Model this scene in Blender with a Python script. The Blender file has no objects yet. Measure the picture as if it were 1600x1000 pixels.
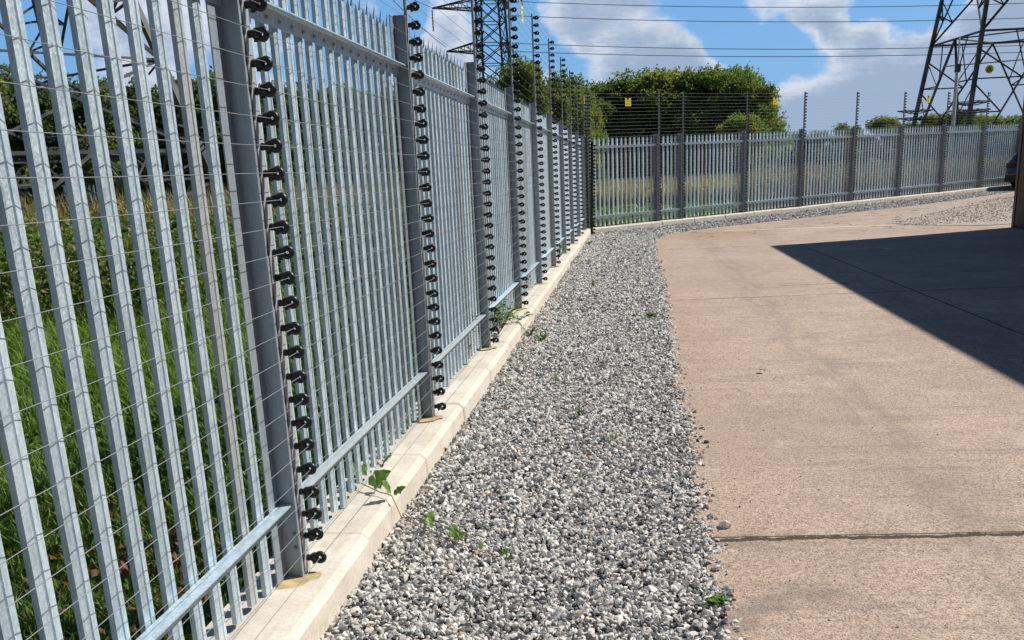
import bpy, math, random
import numpy as np
from mathutils import Vector, Matrix, Quaternion
random.seed(7); rng = np.random.default_rng(11)
sc = bpy.context.scene
R = math.radians

# ------------------------------------------------------------ camera, sky, sun
# x = across the left fence (towards the yard), y = along the left fence, z = up
CAM = Vector((1.277, -3.666, 1.575))
AZ, PITCH, ROLL = 0.12500570, 0.31396038, -0.04743911
def cam_matrix():
    f = Vector((0, math.cos(PITCH), -math.sin(PITCH))); r = Vector((1, 0, 0)); u = r.cross(f)
    r2 = math.cos(ROLL)*r + math.sin(ROLL)*u; u2 = -math.sin(ROLL)*r + math.cos(ROLL)*u
    d = Vector((math.sin(AZ), math.cos(AZ), 0)); n = Vector((math.cos(AZ), -math.sin(AZ), 0))
    loc = lambda v: Vector((v.dot(n), v.dot(d), v.z))
    r2, u2, f = loc(r2), loc(u2), loc(f)
    m = Matrix.Identity(4)
    for i in range(3):
        m[i][0], m[i][1], m[i][2], m[i][3] = r2[i], u2[i], -f[i], CAM[i]
    return m, r2, u2, f
CM, CR, CU, CF = cam_matrix()
cd = bpy.data.cameras.new('camera'); cam = bpy.data.objects.new('camera', cd); sc.collection.objects.link(cam)
cam.matrix_world = CM
cd.sensor_width = 36; cd.lens = 1641.234/1600*36; cd.shift_y = (803.109-500)/1600; cd.clip_start = .05; cd.clip_end = 6000
sc.camera = cam
def ray(px, py):      # direction of a photo pixel, used only to work out where far things stand
    return CF + CR*((px-800)/1641.234) + CU*((803.109-py)/1641.234)
def at(px, py, D):
    d = ray(px, py); return CAM + d*(D/math.hypot(d.x, d.y))

SUN = Vector((.898, .44, 0)).normalized()*math.cos(R(46)) + Vector((0, 0, math.sin(R(46))))
sl = bpy.data.lights.new('sun', 'SUN'); sl.energy = 5.0; sl.angle = R(.53); sl.color = (1, .955, .88)
so = bpy.data.objects.new('sun', sl); sc.collection.objects.link(so)
so.rotation_euler = (-SUN).to_track_quat('-Z', 'Y').to_euler(); so.location = (0, 0, 60)
sc.view_settings.view_transform = 'Standard'; sc.view_settings.look = 'None'
sc.view_settings.exposure = 0.16; sc.view_settings.gamma = 1

class NT:
    """small node helper"""
    def __init__(s, tree): s.t = tree; s.n = tree.nodes; s.l = tree.links; s.n.clear()
    def node(s, typ, **kw):
        n = s.n.new(typ)
        for k, v in kw.items(): setattr(n, k, v)
        return n
    def put(s, sock, v):
        if isinstance(v, bpy.types.NodeSocket): s.l.new(v, sock)
        elif v is not None:
            if isinstance(v, (tuple, list)) and len(v) == 3 and sock.type == 'RGBA': v = (*v, 1)
            sock.default_value = v
    def math(s, op, a, b=None, c=None, clamp=False):
        n = s.node('ShaderNodeMath', operation=op, use_clamp=clamp)
        s.put(n.inputs[0], a)
        if b is not None: s.put(n.inputs[1], b)
        if c is not None: s.put(n.inputs[2], c)
        return n.outputs[0]
    def vmath(s, op, a, b=None):
        n = s.node('ShaderNodeVectorMath', operation=op); s.put(n.inputs[0], a)
        if b is not None: s.put(n.inputs[1], b)
        return n.outputs['Value'] if op in ('DOT_PRODUCT', 'LENGTH', 'DISTANCE') else n.outputs[0]
    def mix(s, f, a, b, blend='MIX'):
        n = s.node('ShaderNodeMix', data_type='RGBA', blend_type=blend)
        s.put(n.inputs[0], f); s.put(n.inputs[6], a); s.put(n.inputs[7], b); return n.outputs[2]
    def noise(s, vec, scale, detail=4, rough=.55, dist=0, col=False):
        n = s.node('ShaderNodeTexNoise'); s.put(n.inputs['Vector'], vec)
        n.inputs['Scale'].default_value = scale; n.inputs['Detail'].default_value = detail
        n.inputs['Roughness'].default_value = rough; n.inputs['Distortion'].default_value = dist
        return n.outputs[1 if col else 0]
    def voro(s, vec, scale, feature='F1', out=0):
        n = s.node('ShaderNodeTexVoronoi', feature=feature); s.put(n.inputs['Vector'], vec); n.inputs['Scale'].default_value = scale
        return n.outputs[out]
    def ramp(s, f, stops, interp='LINEAR'):
        n = s.node('ShaderNodeValToRGB'); n.color_ramp.interpolation = interp; s.put(n.inputs[0], f)
        e = n.color_ramp.elements
        while len(e) < len(stops): e.new(.5)
        for k, (p, c) in enumerate(stops):
            e[k].position = p; e[k].color = (c, c, c, 1) if isinstance(c, (int, float)) else (*c, 1)
        return n.outputs[0]
    def rng(s, f, a, b, c=0., d=1.):
        n = s.node('ShaderNodeMapRange', interpolation_type='SMOOTHSTEP'); s.put(n.inputs[0], f)
        for k, v in enumerate((a, b, c, d)): s.put(n.inputs[k+1], v)
        return n.outputs[0]
    def scale(s, vec, v):
        n = s.node('ShaderNodeMapping'); s.put(n.inputs[0], vec); n.inputs['Scale'].default_value = v; return n.outputs[0]
    def xyz(s, v):
        n = s.node('ShaderNodeSeparateXYZ'); s.put(n.inputs[0], v); return n.outputs

# the sky with its clouds
w = bpy.data.worlds.new('World'); sc.world = w; w.use_nodes = True
k = NT(w.node_tree)
tc = k.node('ShaderNodeTexCoord'); D = k.vmath('NORMALIZE', tc.outputs['Generated'])
sky = k.node('ShaderNodeTexSky', sky_type='NISHITA'); sky.sun_disc = False
sky.sun_elevation = R(46); sky.sun_rotation = math.atan2(.898, .44); sky.air_density = 1.0; sky.dust_density = .6; sky.ozone_density = 2.5
X, Y, Z = k.xyz(D)
zz = k.math('ADD', k.math('MAXIMUM', Z, 0.0), .16)
cb = k.node('ShaderNodeCombineXYZ'); k.put(cb.inputs[0], k.math('DIVIDE', X, zz)); k.put(cb.inputs[1], k.math('DIVIDE', Y, zz)); k.put(cb.inputs[2], k.math('MULTIPLY', Z, 3.0))
P = cb.outputs[0]
warp = k.vmath('ADD', P, k.vmath('SCALE', k.noise(P, 2.2, 4, col=True)))
k.n[-1].inputs[3].default_value = .35
n1 = k.noise(warp, 1.15, 9, .56); n2 = k.noise(warp, 3.2, 8, .6)
# how the cloud banks and the blue gaps lie round this sky (directions, blurred by the noise)
Dn = k.vmath('ADD', D, k.vmath('SCALE', k.vmath('SUBTRACT', k.noise(D, 9, 5, .6, col=True), (.5, .5, .5))))
k.n[-1].inputs[0].default_value  # keep order
for nd in k.n:
    if nd.type == 'VECT_MATH' and nd.operation == 'SCALE' and nd.inputs[3].default_value == 1.0: nd.inputs[3].default_value = .06
def blob(px, py, rpx, amp):
    d = ray(px, py).normalized()
    ds = k.vmath('DISTANCE', Dn, tuple(d)); r = rpx/1641
    return k.math('MULTIPLY', k.rng(ds, 0.0, r, 1.0, 0.0), amp)
tot = k.math('ADD', k.math('MULTIPLY', k.math('SUBTRACT', n1, .5), .75), .5)
for b in [(810, 50, 90, -.30), (640, 20, 60, -.30), (905, 110, 60, -.30), (1175, 58, 85, -.42), (1120, 35, 55, -.20), (1245, 90, 75, -.42), (1300, 105, 50, -.2), (1400, 40, 75, -.42), (1340, 45, 40, -.25), (1465, 22, 60, -.35),
          (20, 60, 170, -.34), (85, 90, 60, -.2), (330, 130, 80, -.2), (200, 40, 150, .2), (700, 60, 60, .24), (730, 100, 50, .12),
          (950, 55, 110, .30), (890, 25, 60, .22), (1060, 95, 75, .30), (1010, 130, 80, .25), (1110, 112, 45, .22), (1190, 2, 60, .30), (1280, -4, 70, .34), (1310, 58, 36, .34), (1366, 62, 36, .36),
          (1330, 150, 130, .34), (1250, 175, 110, .34), (1450, 110, 140, .36), (1560, 70, 120, .34), (1580, 150, 150, .3), (1000, -60, 120, .1)]:
    tot = k.math('ADD', tot, blob(*b))
n3 = k.noise(D, 26, 8, .68); n4 = k.noise(P, 7, 6, .65)
tot = k.math('ADD', tot, k.math('MULTIPLY', k.math('SUBTRACT', n3, .5), .40)); tot = k.math('ADD', tot, k.math('MULTIPLY', k.math('SUBTRACT', n4, .5), .22))
low = k.rng(Z, .0, .16, .10, .0)
tot = k.math('ADD', tot, low)
cover = k.rng(tot, .43, .63)
n3 = k.noise(Dn, 11, 8, .64)
shade = k.rng(k.math('ADD', k.math('ADD', k.math('MULTIPLY', n2, .5), k.math('MULTIPLY', n3, .5)), k.math('MULTIPLY', k.math('SUBTRACT', tot, .5), -.42)), .30, .56)
ccol = k.mix(shade, (3.4, 4.3, 5.8), (7.6, 7.9, 8.8))
ccol = k.mix(k.rng(Z, .0, .12, .42, 0), ccol, (3.5, 4.6, 6.5))
skyc = k.mix(.72, sky.outputs[0], (1.35, 4.0, 8.3))
cover = k.math('MULTIPLY', cover, k.rng(Z, .30, .55, 1, .25))
fin = k.mix(k.math('MULTIPLY', cover, .93), skyc, ccol)
fin = k.mix(k.rng(Z, .185, .42, 0, .93), fin, (.25, .70, 1.7))  # sky overhead, out of view, darkened on purpose to cut the fill light
fin = k.mix(k.rng(Y, -.35, .15, .80, 0), fin, (.22, .55, 1.3))  # sky behind the camera darkened too, so shaded metal gets less fill
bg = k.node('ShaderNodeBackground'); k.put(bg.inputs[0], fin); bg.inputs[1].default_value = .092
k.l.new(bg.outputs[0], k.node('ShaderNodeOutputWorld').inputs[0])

# ------------------------------------------------------------ materials
def mat(name, fn=None, rough=.8, metal=0., col=None, spec=None):
    m = bpy.data.materials.new(name); m.use_nodes = True; k = NT(m.node_tree)
    b = k.node('ShaderNodeBsdfPrincipled'); o = k.node('ShaderNodeOutputMaterial'); k.l.new(b.outputs[0], o.inputs[0])
    b.inputs['Roughness'].default_value = rough; b.inputs['Metallic'].default_value = metal
    if spec is not None: b.inputs['Specular IOR Level'].default_value = spec
    if col: b.inputs['Base Color'].default_value = (*col, 1)
    if fn: fn(k, b)
    return m
def obj_co(k): return k.node('ShaderNodeTexCoord').outputs['Object']
def world_co(k): return k.node('ShaderNodeNewGeometry').outputs['Position']
def bump(k, b, h, strength=.3, dist=.01):
    n = k.node('ShaderNodeBump'); n.inputs['Strength'].default_value = strength; n.inputs['Distance'].default_value = dist
    k.put(n.inputs['Height'], h); k.l.new(n.outputs[0], b.inputs['Normal'])
def galv(dark=(.33, .37, .40), light=(.56, .60, .62), metal=.35, tint=.0):
    def fn(k, b):
        rnd = k.node('ShaderNodeObjectInfo').outputs['Random']
        co = k.vmath('ADD', world_co(k), k.vmath('SCALE', (3.1, 7.7, 1.3))); k.n[-1]
        sp = k.voro(k.scale(co, (1, 1, .6)), 260, out=1)
        spv = k.xyz(sp)[0]
        m1 = k.noise(k.scale(co, (1, 1, .45)), 26, 7, .72)
        f = k.math('ADD', k.math('MULTIPLY', spv, .16), k.math('MULTIPLY', m1, .9))
        f = k.math('ADD', f, k.math('MULTIPLY', rnd, .30))
        drip = k.noise(k.scale(co, (60, 60, 1.2)), 1.5, 4, .7); f = k.math('ADD', f, k.math('MULTIPLY', k.math('SUBTRACT', drip, .5), .7))
        c = k.mix(k.rng(f, .38, .92), dark, light)
        streak = k.rng(k.noise(k.scale(co, (14, 14, .9)), 4, 3), .62, .78)
        c = k.mix(k.math('MULTIPLY', streak, .45), c, (.20, .22, .23))
        brown = k.math('MULTIPLY', k.rng(rnd, .90, .93), .5)
        c = k.mix(brown, c, (.36, .33, .29))
        k.put(b.inputs['Base Color'], c)
        k.put(b.inputs['Roughness'], k.rng(spv, 0, 1, .38, .60))
        bump(k, b, m1, .25, .004)
    return fn
M = {}
M['galv'] = mat('galvanised_steel', galv((.44,.55,.62),(.72,.84,.92)), .5, .42)
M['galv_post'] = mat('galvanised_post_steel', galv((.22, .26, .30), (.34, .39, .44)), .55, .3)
M['galv_pole'] = mat('pole_steel', galv((.30, .33, .35), (.44, .47, .49)), .55, .2)
M['dull'] = mat('shaded_pole_steel', galv((.07,.08,.09),(.13,.145,.155)), .6, .2)  # darker copy of the pole steel, shade put into its colour
M['wire'] = mat('wire_steel', None, .6, .0, (.22, .235, .25))
M['black'] = mat('black_plastic', None, .42, 0, (.006, .0065, .008))
M['rubber'] = mat('black_rubber', None, .7, 0, (.008, .008, .009))
def f_lat(k, b):
    n = k.noise(obj_co(k), 1.5, 4)
    k.put(b.inputs['Base Color'], k.mix(k.rng(n, .3, .7), (.045, .048, .05), (.13, .13, .13)))
M['lattice'] = mat('weathered_tower_steel', f_lat, .6, .25)
M['lattice_pale'] = mat('pale_tower_steel', lambda k, b: k.put(b.inputs['Base Color'], k.mix(k.rng(k.noise(obj_co(k), 1.5, 4), .3, .7), (.34, .345, .34), (.5, .5, .49))), .55, .2)
M['glass_ins'] = mat('brown_porcelain', None, .3, 0, (.03, .022, .02))
M['conductor'] = mat('conductor_aluminium', None, .5, .5, (.10, .11, .12))
M['yellow'] = mat('yellow_sign_plastic', lambda k, b: k.put(b.inputs['Base Color'], k.mix(k.noise(obj_co(k), 20, 2), (.90, .66, .005), (.98, .76, .02))), .45)
M['ink'] = mat('black_print', None, .6, 0, (.012, .012, .01))
M['white_paint'] = mat('white_paint', lambda k, b: k.put(b.inputs['Base Color'], k.mix(k.rng(k.noise(obj_co(k), 6, 4), .35, .7), (.62, .62, .6), (.78, .78, .76))), .5)

def f_plinth(k, b):
    co = world_co(k)
    n = k.noise(co, 3.2, 6, .6); nf = k.noise(co, 60, 4, .7); x, y, z = k.xyz(co)
    c = k.mix(k.rng(n, .3, .72), (.58, .52, .44), (.73, .665, .575))
    c = k.mix(k.math('MULTIPLY', k.rng(k.noise(k.scale(co, (2, .6, 1)), 4, 5, .65), .55, .72), .45), c, (.42, .33, .20))
    spots = k.rng(k.voro(co, 26), .0, .09, 1, 0)
    c = k.mix(k.math('MULTIPLY', spots, k.rng(k.noise(co, 7, 2), .5, .6)), c, (.23, .19, .14))
    c = k.mix(k.math('MULTIPLY', k.rng(nf, .35, .6, .25, 0), 1.), c, (.30, .25, .19))
    k.put(b.inputs['Base Color'], c); bump(k, b, k.math('ADD', nf, k.math('MULTIPLY', n, 2.)), .25, .004)
M['plinth'] = mat('precast_concrete', f_plinth, .85)
def f_grout(k, b):
    co = world_co(k); n = k.noise(co, 14, 5, .6)
    k.put(b.inputs['Base Color'], k.mix(k.rng(n, .3, .7), (.36, .25, .11), (.58, .45, .26)))
M['grout'] = mat('ochre_grout', f_grout, .7)

def f_conc(k, b):
    co = world_co(k); x, y, z = k.xyz(co)
    big = k.noise(co, .55, 5, .6); mid = k.noise(k.scale(co, (1, 1.6, 1)), 2.6, 6, .65); fine = k.noise(co, 42, 5, .75)
    streak = k.noise(k.scale(co, (.5, 9, 1)), 1.6, 5, .65)
    c = k.mix(k.rng(big, .33, .67), (.57, .425, .335), (.73, .545, .435))
    c = k.mix(k.math('MULTIPLY', k.rng(mid, .42, .72), .5), c, (.36, .275, .22))
    c = k.mix(k.math('MULTIPLY', k.rng(streak, .52, .70), .60), c, (.285, .225, .185))
    c = k.mix(k.math('MULTIPLY', k.rng(streak, .32, .46, 1, 0), .48), c, (.53, .43, .35))
    # pinker band along the gravel edge, ochre silt on the bend
    edge = k.rng(x, 1.6, 2.6, 1, 0)
    c = k.mix(k.math('MULTIPLY', edge, .28), c, (.50, .325, .23))
    dx = k.math('SUBTRACT', x, 3.0); dy = k.math('MULTIPLY', k.math('SUBTRACT', y, 22.6), .62)
    rr = k.math('SQRT', k.math('ADD', k.math('MULTIPLY', dx, dx), k.math('MULTIPLY', dy, dy)))
    silt = k.rng(k.math('ADD', rr, k.math('MULTIPLY', mid, 1.6)), 1.3, 2.9, .85, 0)
    c = k.mix(silt, c, (.52, .355, .21))
    # exposed grains and pits
    vd = k.voro(co, 85); vc = k.xyz(k.voro(co, 85, out=1))
    pit = k.math('MULTIPLY', k.rng(vd, .15, .42, 1, 0), k.math('GREATER_THAN', vc[0], .55))
    patchy = k.rng(k.noise(co, 1.3, 5, .7), .34, .62, .15, .75)
    c = k.mix(k.math('MULTIPLY', pit, patchy), c, (.12, .095, .08))
    lt = k.math('MULTIPLY', k.rng(vd, .10, .35, 1, 0), k.math('LESS_THAN', vc[1], .25))
    c = k.mix(k.math('MULTIPLY', lt, .55), c, (.62, .52, .44))
    c = k.mix(k.math('MULTIPLY', k.rng(fine, .46, .62), .62), c, (.19, .15, .125))
    f2 = k.noise(co, 130, 3, .8); c = k.mix(k.math('MULTIPLY', k.rng(f2, .49, .58), .72), c, (.15, .12, .10))
    v4 = k.voro(co, 40); p4 = k.math('MULTIPLY', k.rng(v4, .10, .26, 1, 0), k.math('GREATER_THAN', k.xyz(k.voro(co, 40, out=1))[2], .72)); c = k.mix(k.math('MULTIPLY', p4, .75), c, (.10, .08, .07))
    v5 = k.voro(co, 55); p5 = k.math('MULTIPLY', k.rng(v5, .10, .30, 1, 0), k.math('GREATER_THAN', k.xyz(k.voro(co, 55, out=1))[1], .80)); c = k.mix(k.math('MULTIPLY', p5, .6), c, (.66, .57, .50)); c = k.mix(k.math('MULTIPLY', k.rng(f2, .36, .47, 1, 0), .35), c, (.56, .46, .38))
    blot = k.rng(k.noise(co, .9, 3, .5, 1.), .66, .74)
    c = k.mix(k.math('MULTIPLY', blot, .5), c, (.21, .17, .145))
    # slab to slab tone, tyre tracks, drip stains
    slab = k.math('ADD', k.math('FLOOR', k.math('DIVIDE', k.math('SUBTRACT', y, .74), 8.9)), k.math('MULTIPLY', k.math('FLOOR', k.math('DIVIDE', k.math('SUBTRACT', x, 4.8), 3.3)), 7.3))
    sv = k.math('FRACT', k.math('MULTIPLY', k.math('SINE', k.math('MULTIPLY', slab, 12.9898)), 43.5))
    c = k.mix(k.math('MULTIPLY', sv, .16), c, (.29, .245, .215))
    for x0 in (2.75, 4.25):
        tr = k.rng(k.math('ABSOLUTE', k.math('SUBTRACT', k.math('ADD', x, k.math('MULTIPLY', big, .5)), x0+.25)), .05, .30, 1, 0)
        c = k.mix(k.math('MULTIPLY', tr, k.rng(k.noise(k.scale(co, (6, .7, 1)), 1.5, 6, .7), .35, .65, 0, .42)), c, (.245, .20, .17))
    drop = k.math('MULTIPLY', k.rng(k.voro(k.vmath('ADD', co, k.vmath('SCALE', k.noise(co, 9, 3, col=True))), 1.1), .05, .13, 1, 0), k.math('GREATER_THAN', k.xyz(k.voro(co, 1.1, out=1))[0], .5))
    c = k.mix(k.math('MULTIPLY', drop, .5), c, (.13, .11, .10))
    worn = k.rng(k.noise(k.scale(co, (1, .8, 1)), 3.4, 8, .78), .55, .66); c = k.mix(k.math('MULTIPLY', worn, .42), c, (.60, .49, .41))
    # joints and cracks
    jw = k.noise(k.scale(co, (6, .4, 1)), 1.2, 5, .7); jr = k.noise(k.scale(co, (18, 1, 1)), 1.5, 4)
    def joint(y0, slope, wid, amp, x0=-9., x1=99.):
        yy = k.math('SUBTRACT', y, k.math('ADD', k.math('MULTIPLY', k.math('SUBTRACT', x, 1.6), slope), y0))
        yy = k.math('ADD', yy, k.math('MULTIPLY', k.math('SUBTRACT', jw, .5), amp))
        wv = k.math('MULTIPLY', jr, wid*2)
        f = k.math('LESS_THAN', k.math('ABSOLUTE', yy), wv)
        return k.math('MULTIPLY', f, k.math('MULTIPLY', k.math('GREATER_THAN', x, x0), k.math('LESS_THAN', x, x1)))
    J = joint(.74, .040, .020, .10)
    for a in [(9.62, .06, .016, .06), (10.84, .03, .018, .03, 3.2, 4.1), (18.2, .05, .02, .05), (.775, .040, .007, .01), (27.2, .3, .02, .05)]:
        J = k.math('MAXIMUM', J, joint(*a))
    lx = k.math('ADD', k.math('SUBTRACT', x, k.math('SUBTRACT', 4.83, k.math('MULTIPLY', y, .018))), k.math('MULTIPLY', k.math('SUBTRACT', k.noise(k.scale(co, (1, 5, 1)), 1.2, 4), .5), .05))
    J = k.math('MAXIMUM', J, k.math('MULTIPLY', k.math('LESS_THAN', k.math('ABSOLUTE', lx), .011), k.math('LESS_THAN', y, 18.2)))
    crack = k.voro(k.vmath('ADD', co, k.vmath('SCALE', k.noise(co, 2, 4, col=True))), .33, 'DISTANCE_TO_EDGE')
    cr = k.math('MULTIPLY', k.math('LESS_THAN', crack, .006), k.math('GREATER_THAN', y, 21.5))
    J = k.math('MAXIMUM', J, cr)
    halo = k.math('MULTIPLY', k.rng(k.math('ABSOLUTE', k.math('SUBTRACT', y, k.math('ADD', k.math('MULTIPLY', x, .04), .68))), .02, .16, 1, 0), k.rng(k.noise(co, 5, 5, .7), .42, .62, 0, .6))
    c = k.mix(halo, c, (.26, .19, .14))
    c = k.mix(J, c, (.085, .062, .045))
    pale = k.math('MULTIPLY', k.math('LESS_THAN', k.math('ABSOLUTE', k.math('SUBTRACT', y, k.math('SUBTRACT', 24.45, k.math('MULTIPLY', x, .165)))), .07), k.math('GREATER_THAN', x, 3.5))
    c = k.mix(k.math('MULTIPLY', pale, .85), c, (.72, .62, .52))
    k.put(b.inputs['Base Color'], c)
    h = k.math('SUBTRACT', k.math('ADD', k.math('MULTIPLY', fine, .6), k.math('MULTIPLY', mid, .8)), k.math('ADD', k.math('MULTIPLY', pit, .35), k.math('MULTIPLY', J, 2.)))
    bump(k, b, h, .9, .009)
M['concrete'] = mat('worn_concrete', f_conc, .92, spec=.2)
def f_gbed(k, b):
    co = world_co(k); v = k.voro(co, 38, out=1); vx = k.xyz(v)[0]; d = k.voro(co, 38)
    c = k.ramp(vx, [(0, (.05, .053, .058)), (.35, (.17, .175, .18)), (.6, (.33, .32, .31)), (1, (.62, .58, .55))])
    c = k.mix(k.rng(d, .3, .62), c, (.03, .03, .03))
    k.put(b.inputs['Base Color'], c); bump(k, b, k.math('SUBTRACT', 1., d), 1., .02)
M['gravel_bed'] = mat('granite_chippings_bed', f_gbed, .85)
def vc_mat(name, rough=.85, trans=0., gain=1., spec=.3):
    def fn(k, b):
        a = k.node('ShaderNodeVertexColor'); a.layer_name = 'col'
        k.put(b.inputs['Base Color'], a.outputs[0])
        if trans:
            t = k.node('ShaderNodeBsdfTranslucent'); k.put(t.inputs[0], k.mix(1, a.outputs[0], (1.5, 1.6, .6), 'MULTIPLY'))
            mx = k.node('ShaderNodeMixShader'); mx.inputs[0].default_value = trans
            k.l.new(b.outputs[0], mx.inputs[1]); k.l.new(t.outputs[0], mx.inputs[2])
            k.l.new(mx.outputs[0], [n for n in k.n if n.type == 'OUTPUT_MATERIAL'][0].inputs[0])
    return mat(name, fn, rough, spec=spec)
M['stone'] = vc_mat('granite_chippings', .75)
M['leaf'] = vc_mat('leaves', .6, .38)
M['grass'] = vc_mat('grass_blades', .55, .3)
M['dry'] = vc_mat('dry_stalks', .8, .2)
def f_earth(k, b):
    co = world_co(k); n = k.noise(co, 1.1, 6, .65); m = k.noise(co, .06, 4)
    c = k.mix(k.rng(n, .3, .7), (.035, .055, .016), (.07, .10, .03))
    c = k.mix(k.math('MULTIPLY', k.rng(m, .4, .65), .6), c, (.13, .12, .05))
    k.put(b.inputs['Base Color'], c); bump(k, b, n, .6, .1)
M['earth'] = mat('meadow_ground', f_earth, .95)
def f_rubble(k, b):
    co = world_co(k); n = k.noise(co, 1.4, 6, .7); v = k.xyz(k.voro(co, 22, out=1))[0]
    c = k.mix(k.rng(v, 0, 1), (.27, .235, .20), (.50, .43, .365)); c = k.mix(k.rng(n, .45, .65, 0, .6), c, (.43, .33, .25))
    k.put(b.inputs['Base Color'], c); bump(k, b, k.math('ADD', v, n), .8, .03)
M['rubble'] = mat('loose_rubble', f_rubble, .95)
def f_bark(k, b):
    n = k.noise(k.scale(obj_co(k), (3, 3, .6)), 4, 5)
    k.put(b.inputs['Base Color'], k.mix(n, (.05, .04, .03), (.16, .13, .10))); bump(k, b, n, .6, .03)
M['bark'] = mat('bark', f_bark, .95)
def f_board(k, b):
    oi = k.node('ShaderNodeObjectInfo').outputs['Random']
    n = k.noise(k.scale(world_co(k), (9, 9, .5)), 3, 6, .65)
    c = k.mix(k.rng(n, .3, .7), (.03, .02, .014), (.11, .075, .05)); c = k.mix(k.math('MULTIPLY', oi, .5), c, (.22, .15, .10))
    k.put(b.inputs['Base Color'], c); bump(k, b, n, .5, .01)
M['board'] = mat('brown_stained_boards', f_board, .8)
M['roof'] = mat('grey_sheet_roof', lambda k, b: k.put(b.inputs['Base Color'], k.mix(k.noise(obj_co(k), 2, 4), (.12, .12, .12), (.2, .2, .2))), .7)
M['carpaint'] = mat('dark_blue_car_paint', None, .22, .35, (.02, .035, .075)); M['carpaint'].node_tree.nodes['Principled BSDF'].inputs['Coat Weight'].default_value = .8
M['carglass'] = mat('car_glass', None, .06, 0, (.012, .015, .018))
M['cartrim'] = mat('car_black_trim', None, .6, 0, (.015, .015, .016))
M['tyre'] = mat('tyre_rubber', None, .9, 0, (.02, .02, .02))
M['rim'] = mat('alloy_rim', None, .3, .9, (.5, .5, .52))
M['redlamp'] = mat('red_lamp_plastic', None, .2, 0, (.06, .006, .006))
M['stem'] = mat('bramble_stem', lambda k, b: k.put(b.inputs['Base Color'], k.mix(k.noise(obj_co(k), 12, 3), (.16, .055, .035), (.24, .12, .06))), .6)

# ------------------------------------------------------------ geometry helpers
col = sc.collection
class MB:
    def __init__(s): s.v = []; s.f = []
    def add(s, vs, fs):
        o = len(s.v); s.v += [tuple(v) for v in vs]; s.f += [tuple(i+o for i in f) for f in fs]
    def box(s, x0, x1, y0, y1, z0, z1):
        s.add([(x0,y0,z0),(x1,y0,z0),(x1,y1,z0),(x0,y1,z0),(x0,y0,z1),(x1,y0,z1),(x1,y1,z1),(x0,y1,z1)],
              [(0,3,2,1),(4,5,6,7),(0,1,5,4),(1,2,6,5),(2,3,7,6),(3,0,4,7)])
    def bar(s, a, b, w, h=None):     # square bar
        a, b = Vector(a), Vector(b); h = h or w; d = (b-a)
        if d.length < 1e-6: return
        d.normalize(); up = Vector((0,0,1)) if abs(d.z) < .9 else Vector((1,0,0))
        x = d.cross(up).normalized(); y = x.cross(d)
        c = [(-1,-1),(1,-1),(1,1),(-1,1)]
        s.add([a+x*(w/2*i)+y*(h/2*j) for i,j in c]+[b+x*(w/2*i)+y*(h/2*j) for i,j in c],
              [(0,1,2,3)[::-1],(4,5,6,7),(0,1,5,4),(1,2,6,5),(2,3,7,6),(3,0,4,7)])
    def angle(s, a, b, w, t=None):   # L-section steel
        a, b = Vector(a), Vector(b); t = t or w*.12; d = (b-a)
        if d.length < 1e-6: return
        d.normalize(); up = Vector((0,0,1)) if abs(d.z) < .9 else Vector((1,0,0))
        x = d.cross(up).normalized(); y = x.cross(d)
        pr = [(0,0),(w,0),(w,t),(t,t),(t,w),(0,w)]
        n = len(pr)
        s.add([a+x*(i-w/2)+y*(j-w/2) for i,j in pr]+[b+x*(i-w/2)+y*(j-w/2) for i,j in pr],
              [tuple(range(n))[::-1], tuple(range(n,2*n))]+[(i,(i+1)%n,(i+1)%n+n,i+n) for i in range(n)])
    def tube(s, pts, r, n=6, cap=True):
        pts = [Vector(p) for p in pts]; rs = r if isinstance(r, (list,tuple)) else [r]*len(pts)
        o = len(s.v); x = None
        for i, p in enumerate(pts):
            d = (pts[min(i+1,len(pts)-1)]-pts[max(i-1,0)]).normalized()
            if x is None: x = d.cross(Vector((0,0,1)) if abs(d.z)<.9 else Vector((1,0,0))).normalized()
            x = (x-d*x.dot(d)).normalized(); y = d.cross(x)
            for j in range(n):
                a = 2*math.pi*j/n; s.v.append(tuple(p+(x*math.cos(a)+y*math.sin(a))*rs[i]))
        for i in range(len(pts)-1):
            for j in range(n):
                s.f.append((o+i*n+j, o+i*n+(j+1)%n, o+(i+1)*n+(j+1)%n, o+(i+1)*n+j))
        if cap:
            s.f.append(tuple(o+j for j in range(n))[::-1]); s.f.append(tuple(o+(len(pts)-1)*n+j for j in range(n)))
    def lathe(s, prof, n=12, axis='z', org=(0,0,0)):
        o = len(s.v); org = Vector(org)
        for (r, h) in prof:
            for j in range(n):
                a = 2*math.pi*j/n; c, q = r*math.cos(a), r*math.sin(a)
                p = {'z': (c,q,h), 'x': (h,c,q), 'y': (c,h,q)}[axis]
                s.v.append(tuple(org+Vector(p)))
        for i in range(len(prof)-1):
            for j in range(n):
                s.f.append((o+i*n+j, o+i*n+(j+1)%n, o+(i+1)*n+(j+1)%n, o+(i+1)*n+j))
        s.f.append(tuple(o+j for j in range(n))[::-1]); s.f.append(tuple(o+(len(prof)-1)*n+j for j in range(n)))
    def mesh(s, name, m, smooth=False):
        me = bpy.data.meshes.new(name); me.from_pydata(s.v, [], s.f); me.materials.append(m)
        if smooth: me.polygons.foreach_set('use_smooth', [True]*len(me.polygons))
        me.update(); return me
    def build(s, name, m, parent=None, loc=None, smooth=False):
        return link(name, s.mesh(name, m, smooth), parent, loc)
def link(name, me, parent=None, loc=None, rz=None):
    o = bpy.data.objects.new(name, me); col.objects.link(o)
    if parent is not None: o.parent = parent
    if loc is not None: o.location = loc
    if rz is not None: o.rotation_euler.z = rz
    return o
def empty(name, loc, rz=0):
    o = bpy.data.objects.new(name, None); col.objects.link(o); o.location = loc; o.rotation_euler.z = rz; o.empty_display_size = .2; return o
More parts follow.
